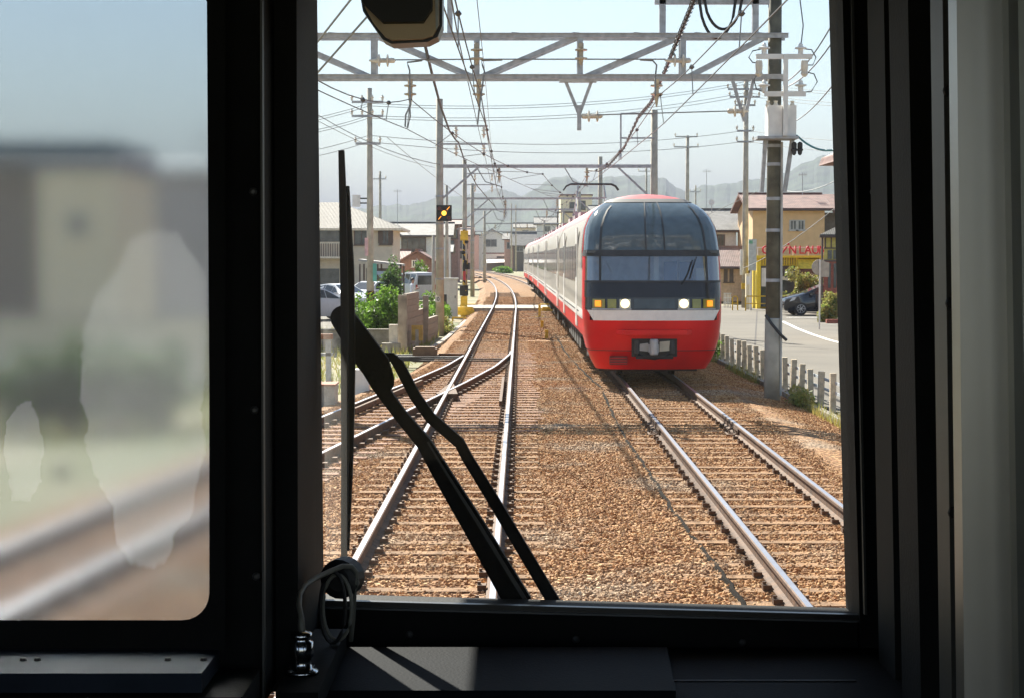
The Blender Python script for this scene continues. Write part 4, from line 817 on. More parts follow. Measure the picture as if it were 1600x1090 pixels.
# houses behind
Y = 165; house('grey_tile_house', 'pale house with grey tiled roof behind the brown shed', ax(612, Y), ax(700, Y), Y, Y+7, GZ, az(368, Y), az(350, Y)-az(368, Y), palew, grey_tile, 'x', .5, [('f', ax(637, Y), az(382, Y), 1.0, 1.1), ('f', ax(655, Y), az(382, Y), 1.1, 1.1)], frame_br)
Y = 142; t = house('brown_shed', 'brown gabled shed with a small white window', ax(626, Y), ax(677, Y), Y, Y+6, GZ, az(409, Y), az(394, Y)-az(409, Y), brownw, brown_tile, 'y', .4, [('f', ax(648, Y), az(412, Y), .35, .4)], white, 'shed')
Y = 146; house('red_roof_annex', 'low annex with reddish roof left of the brown shed', ax(604, Y), ax(634, Y), Y, Y+5, GZ, az(408, Y), az(394, Y)-az(408, Y), brownw, brown_tile, 'x', .3, (), frame_br, 'shed')
fl = thing('flag', 'white flag hanging from a pole by the brown shed', 'flag', at(652, 430, 138)); MB().tube([at(651, 440, 138), at(651, 404, 138)], .03).build('staff', steel, fl); MB().prism([at(652, 404, 138), at(663, 422, 138), at(661, 426, 138), at(653, 416, 138)], (0, .02, 0)).build('cloth', white, fl)
clut = [(700, 716, 352, 345, 210, brownw, brown_tile, 'brown boarded house left of the crossing mast'), (712, 736, 368, 356, 235, pinkw, brown_tile, 'pinkish house behind the crossing mast'), (660, 702, 395, 384, 190, darkw, grey_tile, 'dark low house behind the left gantry pole')]
for a, b, e, rr, Y, wm_, rm_, lb in clut: house('far_house', lb, ax(a, Y), ax(b, Y), Y, Y+7, GZ, az(e, Y), az(rr, Y)-az(e, Y), wm_, rm_, 'x', .4, [('f', ax((a+b)/2, Y), az(e+14, Y), 1.0, .9), ('f', ax((a+b)/2-5, Y), az(e+30, Y), .9, .8)], frame_br)
Y = 400; house('white_gable_house', 'white gabled house with a wide upstairs window at the end of the bend', ax(747, Y), ax(790, Y), Y, Y+8, GZ, az(370, Y), az(359, Y)-az(370, Y), palew, grey_tile, 'y', .6, [('f', ax(767, Y), az(380, Y), 2.5, 1.5)])
Y = 396; house('pink_wing', 'pink wing beside the white gabled house', ax(740, Y), ax(748, Y), Y, Y+6, GZ, az(368, Y), .4, pinkw, grey_tile, 'flat')
Y = 385; house('shop_row', 'low pale shop row with a white awning at the bend', ax(755, Y), ax(804, Y), Y, Y+5, GZ, az(397, Y), .3, palew, brown_tile, 'flat', .3, [('f', ax(785, Y), az(402, Y), 2.2, .25)], frame_br, 'shop')
aw = thing('white_awning', 'long white awning over the low shop row', 'awning', at(780, 415, 380)); MB().prism([at(757, 406, 384), at(804, 406, 384), at(805, 410, 380), at(758, 412, 380)], (0, 0, .12)).build('sheet', white, aw); MB().b2((ax(760, 382), 382, GZ), (ax(802, 382), 382.2, az(411, 382))).build('front', mat('shop_front', (.25, .2, .18), .7), aw)
Y = 372; house('dark_roof_house', 'house with dark tiled roof right of the white awning', ax(802, Y), ax(834, Y), Y, Y+8, GZ, az(382, Y), az(364, Y)-az(382, Y), darkw, grey_tile, 'x', .7, [('f', ax(812, Y), az(389, Y), 1.4, .9)])
Y = 376; house('pink_house', 'small pink house behind the bend poles', ax(788, Y), ax(804, Y), Y, Y+7, GZ, az(374, Y), az(365, Y)-az(374, Y), pinkw, grey_tile, 'x', .4, [('f', ax(796, Y), az(384, Y), 1.0, 1.2)])
Y = 330; ab = house('apartment_block', 'cream apartment block rising behind the train roof', ax(876, Y), ax(925, Y), Y, Y+12, GZ, az(306, Y), .4, creamw, brown_tile, 'flat', .3, [('f', ax(894, Y), az(321, Y), .9, 1.0), ('f', ax(910, Y), az(321, Y), 1.0, 1.5), ('f', ax(894, Y), az(345, Y), .9, 1.0), ('f', ax(912, Y), az(345, Y), 1.0, 1.3)], frame_br, 'building')
MB().b2((ax(870, Y), Y-1.2, az(333, Y)), (ax(908, Y), Y, az(331, Y))).build('walkway', frame_br, ab)
for px in (871, 880, 906): MB().b2((ax(px, Y)-.12, Y-1.2, GZ), (ax(px, Y)+.12, Y-1.0, az(333, Y))).build('walkway_post', frame_br, ab)
for k, (a, b, e, rr, Y, wm_, rm_, lb) in enumerate(((838, 872, 350, 340, 380, palew, grey_tile, 'far grey roofed house left of the apartment block'), (925, 990, 335, 322, 300, palew, grey_tile, 'grey roofed house hidden behind the train dome'), (1060, 1115, 342, 330, 180, palew, grey_tile, 'tiled house close behind the train nose'), (805, 838, 356, 349, 420, beige, slate, 'farthest low house under the hills'))):
    house('far_house', lb, ax(a, Y), ax(b, Y), Y, Y+8, GZ, az(e, Y), az(rr, Y)-az(e, Y), wm_, rm_, 'x', .5, [('f', ax((a+b)/2, Y), az(e+8, Y), 1.2, 1.0)])
# right side houses
Y = 120; house('white_tile_house', 'white house with grey tiled roof right of the train', ax(1095, Y), ax(1150, Y), Y, Y+8, RZ, az(360, Y), az(329, Y)-az(360, Y), palew, grey_tile, 'x', .45, [('f', ax(1126, Y), az(378, Y), .42, .8)], frame_br)
Y = 114; t = house('mauve_roof_annex', 'low tan annex with mauve roof beside the white house', ax(1120, Y), ax(1160, Y), Y, Y+4.5, RZ, az(415, Y), az(390, Y)-az(415, Y), mat('tan_dark', (.62, .42, .27), .85), mauve, 'x', .5, [('f', ax(1134, Y), az(428, Y), .12, .9), ('f', ax(1143, Y), az(428, Y), .12, .9)], frame_br, 'annex')
dsh = thing('satellite_dish', 'white satellite dish on a mast above the white tiled house', 'dish', at(1112, 330, 119)); MB().lathe(at(1112, 317, 119), [(.03, 0), (.13, -.04), (.19, -.1)], 14, (.2, 1, -.2)).build('dish', white, dsh); MB().tube([at(1112, 332, 119.2), at(1112, 316, 119.2)], .025).build('mast', steel, dsh)
Y = 113; x0, x1 = ax(1176, Y), ax(1288, Y); ez = az(327, Y)
th_ = house('tan_house', 'tan two storey house with brown roof behind the laundry', x0, x1, Y, Y+7.5, RZ, ez, az(304, Y)-ez, tan, brown_tile, 'x', .45, [('f', ax(1239, Y), az(352, Y), .36, .5), ('f', ax(1251, Y), az(352, Y), .36, .5), ('l', Y+2.6, az(354, Y), .7, .75)], frame_al)
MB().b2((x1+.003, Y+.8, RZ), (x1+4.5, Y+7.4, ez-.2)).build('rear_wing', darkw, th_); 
for s, yy in ((-1, Y-.45), (1, Y+7.95)): pass
MB().prism([(x1+.45, Y-.45, ez-.25), (x1+.45, Y+3.75, az(304, Y)+.02), (x1+.45, Y+3.75, az(304, Y)+.14), (x1+.45, Y-.45, ez-.11)], (4.2, 0, 0)).build('wing_roof', brown_tile, th_)
MB().b2((x0, Y-.02, az(397, Y)), (x1, Y-.005, az(392, Y))).build('string_course', mat('tan_light', (.62, .44, .27), .85), th_)
# tv aerials
for px, py, pb_, Y, lb in ((1254, 270, 303, 116, 'tv aerial on the ridge of the tan house'), (1104, 265, 330, 160, 'tall thin tv aerial behind the train nose'), (621, 296, 352, 168, 'tv aerial over the grey tiled house')):
    t = thing('tv_aerial', lb, 'aerial', at(px, pb_, Y)); MB().tube([at(px, pb_+2, Y), at(px, py, Y)], .025).build('mast', steel, t)
    MB().bar(at(px-6, py+3, Y), at(px+7, py+3, Y), .03).build('boom', steel, t)
    for k in range(5): q = at(px-5+k*2.6, py+3, Y); MB().bar(q-Vector((0, .4, 0)), q+Vector((0, .4, 0)), .02).bar(q-Vector((0, 0, .12)), q+Vector((0, 0, .12)), .02).build('element', steel, t)
# yellow coin laundry
Y = 98; yel = mat('shop_yellow', (.85, .62, .03), .6, var=.06); x0, x1 = ax(1183, Y), ax(1286, Y)
cl_ = thing('coin_laundry', 'yellow coin laundry with red lettering on its roof edge', 'shop', ((x0+x1)/2, Y, RZ)); zt_ = az(403, Y)
for a, b in ((1183, 1189), (1243, 1248), (1280, 1286)): MB().b2((ax(a, Y), Y, RZ), (ax(b, Y), Y+.3, zt_)).build('pillar', yel, cl_)
MB().b2((x0, Y+.305, RZ), (x1, Y+2.2, zt_)).build('wall', yel, cl_); MB().b2((x0-.1, Y-.3, zt_), (x1+.1, Y+2.3, zt_+.12)).build('roof_slab', yel, cl_)
fpan = MB().b2((ax(1189, Y), Y+.02, az(415, Y)), (ax(1243, Y), Y+.2, zt_-.003)).build('fascia', yel, cl_)
for k in range(15): X = ax(1190, Y)+k*.125; MB().b2((X, Y-.02, az(414, Y)), (X+.04, Y+.02, zt_-.01)).build('fascia_rib', mat('rib_dark', (.30, .2, .02), .6), fpan)
for a, b in ((1189.3, 1214), (1216, 1243)):
    gl = MB().b2((ax(a, Y), Y+.14, RZ+.1), (ax(b, Y), Y+.18, az(416, Y))).build('glass_door', glassh, cl_)
    for X in (ax(a, Y), ax(b, Y)): MB().b2((X-.03, Y+.12, RZ), (X+.03, Y+.13, az(416, Y))).build('door_frame', dkgrey, gl)
MB().prism([(ax(1246, Y), Y-.9, az(420, Y)), (ax(1246, Y), Y-.02, az(405, Y)), (ax(1246, Y), Y-.02, az(420, Y))], (ax(1281, Y)-ax(1246, Y), 0, 0)).build('awning', mat('awning_yellow', (.85, .66, .06), .6), cl_)
MB().b2((ax(1248, Y), Y+.28, RZ+.6), (ax(1280, Y), Y+.302, az(420, Y))).build('window', glassh, cl_)
pst = MB().b2((ax(1190.5, Y), Y+.11, az(448, Y)), (ax(1197.5, Y), Y+.13, az(419, Y))).build('white_poster', white, cl_)
cd = MB(); 
for dx, dz, rr in ((0, 0, .11), (.12, .03, .12), (.25, .02, .11), (.1, -.06, .1), (.2, -.06, .1)): cd.lathe((ax(1230, Y)+dx, Y+.138, az(426, Y)+dz), [(rr, 0), (rr, .012-.002*dz*50)], 14, (0, -1, 0))
cd.build('cloud_decal', white, cl_)
fs = MB().lathe((ax(1225, Y), Y+.138, az(435, Y)), [(.1, 0), (.1, .01)], 10, (0, -1, 0)).prism([(ax(1225, Y), Y+.126, az(435, Y)-.08), (ax(1232, Y), Y+.126, az(435, Y)-.14), (ax(1232, Y), Y+.126, az(435, Y)+.12)], (0, .01, 0)).build('fish_decal', creamw, cl_)
# roof sign with its rails, letters one by one
sg = thing('roof_sign', 'red COIN LAUNDRY letters standing on a white rail above the shop', 'sign', (ax(1236, 97.6), 97.6, zt_+.12)); signr = mat('letter_red', (.75, .015, .025), .45)
for z in (az(387, Y), az(400, Y)): MB().b2((ax(1182, Y), 97.78, z-.02), (ax(1288, Y), 97.82, z+.02)).build('rail', white, sg)
for px in (1183, 1194, 1218, 1238, 1262, 1285): MB().b2((ax(px, Y)-.02, 97.79, zt_+.1), (ax(px, Y)+.02, 97.81, az(386, Y))).build('rail_post', white, sg)
lz = az(391.3, 97.6)
for chx, pxl in zip('COINLAUNDRY', (1196, 1207, 1228.5, 1238.5, 1252, 1262.5, 1274, 1285.5, 1297, 1308, 1319)):
    if chx == 'I':
        MB().bar((ax(1221.5, 97.6), 97.62, az(397, 97.6)), (ax(1229.5, 97.6), 97.62, az(386, 97.6)), .05, .085).build('letter', signr, sg)
        MB().lathe((ax(1231.5, 97.6), 97.6, az(381.5, 97.6)), [(.07, 0), (.07, .04)], 12, (0, -1, 0)).build('letter_dot', signr, sg)
    else: text_obj('letter', chx, .60, (ax(pxl, 97.6), 97.62, lz), signr, sg, .03, 'CENTER', .95)
vs = thing('shop_signboard', 'tall white signboard on a post left of the yellow shop', 'sign', (ax(1175, 95), 95, RZ)); MB().b2((ax(1170, 95), 95, az(423, 95)), (ax(1182, 95), 95.15, az(374, 95))).build('board', mat('board_pale', (.62, .66, .62), .5), vs)
MB().b2((ax(1172.5, 95), 95.02, RZ), (ax(1175.5, 95), 95.12, az(423, 95))).build('post', white, vs); MB().b2((ax(1170, 95), 94.99, az(381, 95)), (ax(1176, 95), 95, az(376, 95))).build('green_mark', mat('sign_green', (.2, .5, .3), .5), vs)
vm = thing('vending_panel', 'cream notice panel standing beside the yellow shop', 'panel', (ax(1169, 96.5), 96.5, RZ)); MB().b2((ax(1166, 96.5), 96.5, RZ), (ax(1172, 96.5), 96.8, az(428, 96.5))).build('body', creamw, vm); MB().b2((ax(1166.5, 96.5), 96.48, az(445, 96.5)), (ax(1171.5, 96.5), 96.5, az(432, 96.5))).build('notice', white, vm)
def hoop(lb, a, b, py0, yy, m):
    t = thing('guard_rail', lb, 'railing', (ax(a, yy), yy, RZ)); z = az(py0, yy)
    MB().tube([(ax(a, yy), yy, RZ), (ax(a, yy), yy, z-.08), (ax(a, yy)+.08, yy, z), (ax(b, yy)-.08, yy, z), (ax(b, yy), yy, z-.08), (ax(b, yy), yy, RZ)], .035).build('hoop', m, t); MB().tube([(ax(a, yy), yy, (z+RZ)/2), (ax(b, yy), yy, (z+RZ)/2)], .025).build('mid_rail', m, t)
hoop('long yellow pipe railing in front of the laundry', 1165.5, 1199, 463, 94, yellow); hoop('short yellow pipe railing beside the right utility pole', 1145, 1153, 463, 95, yellow)
wf = thing('white_fence', 'white mesh fence before the tan annex', 'fence', (ax(1138, 100), 100, RZ)); 
for px in np.arange(1132, 1144, 2.4): MB().b2((ax(px, 100)-.02, 100, RZ), (ax(px, 100)+.02, 100.04, az(459, 100))).build('picket', white, wf)
for py in (459, 466, 474): MB().b2((ax(1131, 100), 100.05, az(py, 100)), (ax(1144, 100), 100.08, az(py, 100)+.03)).build('rail', white, wf)
# brick house at right
Y = 86; brick = bpy.data.materials.new('brickwork'); brick.use_nodes = True; n = brick.node_tree.nodes; l = brick.node_tree.links
tc = n.new('ShaderNodeTexCoord'); mp_ = n.new('ShaderNodeMapping'); mp_.inputs['Rotation'].default_value = (R(90), 0, 0); bt = n.new('ShaderNodeTexBrick'); bt.inputs['Scale'].default_value = 4.2; bt.inputs['Color1'].default_value = (.42, .10, .055, 1); bt.inputs['Color2'].default_value = (.30, .07, .045, 1); bt.inputs['Mortar'].default_value = (.36, .27, .2, 1); bt.inputs['Mortar Size'].default_value = .014
l.new(tc.outputs['Object'], mp_.inputs[0]); l.new(mp_.outputs[0], bt.inputs['Vector']); l.new(bt.outputs['Color'], n['Principled BSDF'].inputs['Base Color']); n['Principled BSDF'].inputs['Roughness'].default_value = .85
bh = thing('brick_house', 'brick cafe house with yellow upper panels at the right window edge', 'house', (ax(1310, Y), Y, RZ)); x0, x1 = ax(1287, Y), ax(1400, Y)
KX = (Y+6)/Y; fpq = lambda e, z: [(x0+e, Y+e, z), (x1, Y+e, z), (x1, Y+5.9, z), (x0*KX+.3+e, Y+5.9, z)]
MB().prism(fpq(0, RZ), (0, 0, az(408, Y)-RZ)).build('brick_wall', brick, bh); MB().prism(fpq(.02, az(408, Y)), (0, 0, az(370, Y)-az(408, Y))).build('upper_wall', mat('upper_yellow', (.70, .58, .16), .7), bh)
for k in range(6): X = x0+.05+k*.27; MB().b2((X, Y-.03, az(387, Y)), (X+.05, Y+.015, az(371, Y))).build('mullion', frame_br, bh)
MB().b2((x0, Y-.04, az(389, Y)), (x1, Y+.015, az(387, Y))).build('ledge', frame_br, bh); MB().b2((x0, Y-.06, az(409, Y)), (x1, Y-.003, az(406, Y))).build('ledge', frame_br, bh)
for k in range(4): MB().b2((x0+.18+k*.26, Y-.02, az(405, Y)), (x0+.38+k*.26, Y+.015, az(391, Y))).build('window', glassh, bh); MB().b2((x0+.2+k*.26, Y-.03, az(450, Y)), (x0+.33+k*.26, Y-.003, az(412, Y))).build('tall_window', glassh, bh)
MB().prism([(x0-.25, Y-.4, az(370, Y)), (x0+1.9, Y+1.6, az(340, Y)), (x1+.3, Y+1.6, az(340, Y)), (x1+.3, Y-.4, az(370, Y))], (0, 0, .1)).build('roof', slate, bh)
MB().add([(x0-.25, Y-.4, az(370, Y)), (x0*KX, Y+6, az(370, Y)), (x0+2.2, Y+5, az(340, Y)), (x0+1.9, Y+1.6, az(340, Y))], [(0, 1, 2, 3)]).build('roof', slate, bh)
MB().tube([(x0-.27, Y-.42, az(370, Y)), (x1, Y-.42, az(370, Y))], .06).build('gutter', frame_br, bh); MB().b2((x0-.12, Y-.1, RZ), (x0-.04, Y-.02, az(370, Y))).build('downpipe', frame_br, bh)
ev = thing('tiled_eave', 'reddish eave corner of a nearer house peeking in at the right', 'house', (ax(1322, 60), 60, RZ)); MB().prism([at(1311, 250, 60), at(1316, 237, 60), at(1420, 190, 60), at(1420, 250, 60)], (0, 4, 0)).build('roof', brown_tile, ev); MB().b2((ax(1362, 60), 60.3, RZ), (ax(1440, 60), 64, az(248, 60))).build('wall', tan, ev)
ssn = thing('road_sign', 'round road sign seen from behind on a slim white post', 'road sign', (ax(1281, 70), 70, RZ)); q = at(1281, 418, 70)
MB().tube([(q.x, 70, RZ), (q.x, 70, az(406, 70))], .032, 10).build('post', white, ssn); sgk = mat('sign_back', (.33, .33, .32), .5, .3)
MB().lathe((q.x-.0, 70.05, q.z), [(.30, 0), (.30, .015)], 24, (0, 1, 0)).build('disc', sgk, ssn); MB().b2((q.x+.05, 70.04, az(433, 70)), (q.x+.36, 70.06, az(410, 70))).build('plate', sgk, ssn)
wp = thing('white_planter', 'white fence panels on the corner under the bush', 'fence', (ax(1320, 72), 72, RZ)); 
for k in range(5): MB().b2((ax(1313+k*4, 71), 71, RZ+.05), (ax(1316.6+k*4, 71), 71.06, az(484-k*.4, 71))).build('panel', white, wp)
MB().b2((ax(1311, 71), 71.061, RZ), (ax(1335, 71), 71.12, RZ+.3)).build('base', concrete, wp)
bk = thing('flower_bed_kerb', 'low brick kerb under the corner bush', 'kerb', (ax(1300, 76), 76, RZ)); MB().b2((ax(1291, 76.6), 76.4, RZ), (ax(1320, 76.6), 76.6, RZ+.16)).build('kerb', brick, bk)
# building and hedge seen through the frosted left window
Y = 46; lh = house('cream_house', 'cream house with blue grey roof behind the frosted window', ax(60, Y), ax(182, Y), Y, Y+5, GZ, az(268, Y), .2, creamw, mat('blue_metal_roof', (.16, .21, .27), .5), 'flat', .3, [('f', ax(122, Y), az(350, Y), .32, .4)], frame_al)
MB().b2((ax(-80, Y), Y-.2, az(268, Y)+.25), (ax(186, Y), Y+5, az(222, Y))).build('roof_storey', MATS['blue_metal_roof'], lh)
house('grey_house', 'grey house right of the cream one behind the frosted window', ax(186, 60), ax(420, 60), 60, 67, GZ, az(280, 60), .5, mat('grey_wall', (.42, .41, .42), .8), grey_tile, 'flat', .3)
house('dark_house', 'dark house at the far left behind the frosted window', ax(-200, 48), ax(58, 48), 48, 53, GZ, az(280, 48), .3, darkw, grey_tile, 'flat', .3)
hw = thing('boundary_wall', 'pale boundary wall behind the frosted window', 'wall', (ax(100, 40), 40, GZ)); MB().b2((ax(-250, 40), 40, GZ), (ax(330, 40), 40.2, az(500, 40))).build('panel', creamw, hw); MB().b2((ax(-250, 40), 39.95, az(500, 40)), (ax(330, 40), 40.25, az(500, 40)+.08)).build('coping', concrete, hw)
for k, px in enumerate((-40, 40, 95, 160, 215)): bush('leafy_bush', ('leftmost', 'second from left', 'middle', 'second from right', 'rightmost')[k]+' green bush behind the frosted window', (ax(px, 30), 30+.3*k, .25), (.65, .5, .7), 1000, .1, leafd, 40+k)
for k, px in enumerate((90, 117)): t = thing('short_post', ('left', 'right')[k]+' pale short post behind the frosted window', 'post', (ax(px, 24), 24, GZ)); MB().b2((ax(px, 24)-.06, 24, GZ), (ax(px, 24)+.06, 24.12, az(724+k*25, 24))).build('shaft', mat('pale_post', (.6, .56, .45), .7), t)
# ---------------------------------------------------------------- cars
def car(label, loc, rz, paint, prof, wheelm=None, length=4.3, hw=.85, name='parked_car', cat='car'):
    # prof: rows (x, z_bottom, z_belt, z_top, roof half width factor)
    t = thing(name, label, cat, loc, None, True, rz); mb = MB(); n = 8
    for x, zb, zl, zt, k in prof:
        ring = [(-hw*.92, zb), (-hw, zb+.15), (-hw*.985, zl), (-hw*k, zt), (hw*k, zt), (hw*.985, zl), (hw, zb+.15), (hw*.92, zb)]
        mb.v += [(x, yy, z) for yy, z in ring]
    for i in range(len(prof)-1):
        for k in range(n): mb.f.append((i*n+k, (i+1)*n+k, (i+1)*n+(k+1) % n, i*n+(k+1) % n)); mb.m.append(0)
    mb.f += [tuple(range(n)), tuple(range((len(prof)-1)*n+n-1, (len(prof)-1)*n-1, -1))]; mb.m += [0, 0]
    body = mb.build('body', paint, t); smooth_by_angle(body, 38); return t, body
def car_windows(t, prof, hw, i0, i1, splits):
    # side glass between stations i0..i1, plus front and rear screens
    def P_(x, s, u):
        for a, b in zip(prof, prof[1:]):
            if a[0] <= x <= b[0]:
                q = (x-a[0])/(b[0]-a[0]); zl = a[2]+(b[2]-a[2])*q; zt = a[3]+(b[3]-a[3])*q; k = a[4]+(b[4]-a[4])*q
                y = hw*(.985+(k-.985)*u); return Vector((x, s*(y+.012), zl+(zt-zl)*u))
    for s in (-1, 1):
        for (xa, xb, xc, xd) in splits: MB().add([P_(xa, s, .06), P_(xb, s, .06), P_(xc, s, .86), P_(xd, s, .86)], [(0, 1, 2, 3)]).build('side_window', glassd, t)
def screen(t, a, b, hw, name):
    MB().add([Vector((a[0], -hw*a[4]*.93, a[3]+.012)), Vector((a[0], hw*a[4]*.93, a[3]+.012)), Vector((b[0], hw*b[4]*.9, b[3]+.012)), Vector((b[0], -hw*b[4]*.9, b[3]+.012))], [(0, 1, 2, 3)]).build(name, glassd, t)
tyre = MB().lathe((0, -.1, 0), [(.2, 0), (.29, .0), (.31, .04), (.31, .17), (.29, .2), (.2, .2)], 20, (0, 1, 0)).mesh('tyre', mats=[black]); alloy = mat('alloy', (.55, .55, .56), .35, .7)
rb = MB().lathe((0, -.105, 0), [(.19, 0), (.2, .02), (.2, .19)], 18, (0, 1, 0)); rim = rb.mesh('rim', mats=[dkgrey]); spk = MB()
for k in range(7): a = k*6.283/7; spk.bar((.04*math.cos(a), -.115, .04*math.sin(a)), (.19*math.cos(a), -.115, .19*math.sin(a)), .06, .02)
for s_ in (1,): spk.lathe((0, -.125, 0), [(.045, 0), (.05, .02)], 10, (0, 1, 0)).tube([(.195*math.cos(k*.2618), -.11, .195*math.sin(k*.2618)) for k in range(25)], .012, 5)
spk_me = spk.mesh('spokes', mats=[alloy])
def wheels(t, xs, hw, sc=1):
    for x in xs:
        for s in (-1, 1):
            w = share(tyre, 'wheel', t, (x, s*(hw-.1), .31*sc), (0, 0, 0 if s < 0 else math.pi), (sc, sc, sc)); r_ = share(rim, 'rim', w, (0, 0, 0)); share(spk_me, 'spokes', w, (0, 0, 0))
hatch = [(-2.2, .32, .6, .62, .86), (-2.12, .22, .74, .78, .88), (-1.5, .18, .9, .96, .85), (-1.15, .18, .95, 1.05, .8), (-.25, .18, .98, 1.42, .66), (.4, .18, 1.0, 1.49, .66), (1.1, .18, 1.02, 1.42, .66), (1.75, .2, 1.05, 1.22, .7), (2.08, .25, 1.0, 1.1, .76), (2.18, .35, .8, .85, .82)]
black_car = mat('black_car_paint', (.012, .015, .022), .15, spec=.6, var=.05, coat=.5); wcar = mat('white_car_paint', (.72, .72, .72), .25, var=.03, coat=.4); scar = mat('silver_car_paint', (.58, .60, .63), .3, .0, var=.04)
def hatchback(label, loc, rz, paint):
    t, b = car(label, loc, rz, paint, hatch); hw = .85
    car_windows(t, hatch, hw, 3, 7, [(-1.02, -.28, -.28, -.42), (-.24, .42, .42, -.24), (.47, 1.3, 1.05, .47)])
    screen(t, hatch[3], hatch[4], hw, 'windscreen'); screen(t, hatch[6], hatch[7], hw, 'rear_window'); wheels(t, (-1.4, 1.3), hw)
    for s in (-1, 1):
        MB().add([(-2.13, s*.78, .62), (-2.1, s*.5, .62), (-1.95, s*.5, .8), (-1.62, s*.83, .88), (-1.7, s*.862, .74)], [(0, 1, 2, 3, 4)]).prism([(-2.14, s*.80, .60), (-1.72, s*.858, .72), (-1.62, s*.852, .86), (-1.95, s*.80, .80)], (0, s*.015, 0)).build('headlight', white, t); MB().box((-.95, s*.93, 1.0), (.14, .16, .11)).build('door_mirror', paint, t); MB().box((.1, s*.86, .82), (.18, .02, .03)).build('door_handle', paint, t)
    MB().box((-2.2, 0, .42), (.03, 1.0, .14)).build('grille', black, t); return t
p = gnd(1253, 491, RZ); hatchback('black hatchback car parked beyond the road sign', (ax(1264, 87)+.9, 87.4, RZ), R(4), black_car)
p = at(530, 480, 95); hatchback('white hatchback car parked by the beige house', (ax(533, 95), 95, GZ+.02), R(128), wcar)
hatchback('silver car nose nearest the left window edge', (ax(488, 84), 84, GZ+.02), R(215), scar)
hatchback('white car half hidden behind the striped utility pole', (ax(585, 108), 104, GZ+.02), R(70), wcar)
vanp = [(-1.7, .3, .75, .78, .86), (-1.62, .2, .95, 1.0, .88), (-1.3, .18, 1.05, 1.15, .86), (-.75, .18, 1.1, 1.82, .72), (0, .18, 1.12, 1.9, .74), (1.55, .18, 1.12, 1.86, .74), (1.68, .2, 1.1, 1.7, .78), (1.72, .3, 1.0, 1.1, .84)]
vt, vb2 = car('grey van parked behind the walking person', (ax(648, 120), 120, GZ), R(-62), scar, vanp, name='parked_van', cat='van', hw=.8)
car_windows(vt, vanp, .8, 3, 5, [(-.95, -.1, -.1, -.72), (0, .7, .7, 0), (.8, 1.5, 1.5, .8)]); screen(vt, vanp[2], vanp[3], .8, 'windscreen'); wheels(vt, (-1.1, 1.1), .8, .9)
MB().add([(1.735, -.62, 1.1), (1.735, .62, 1.1), (1.70, .55, 1.68), (1.70, -.55, 1.68)], [(0, 1, 2, 3)]).build('rear_window', glassd, vt)
for s in (-1, 1): MB().box((1.72, s*.68, .95), (.04, .12, .3)).build('tail_lamp', mat('tail_red', (.35, .02, .02), .3), vt)
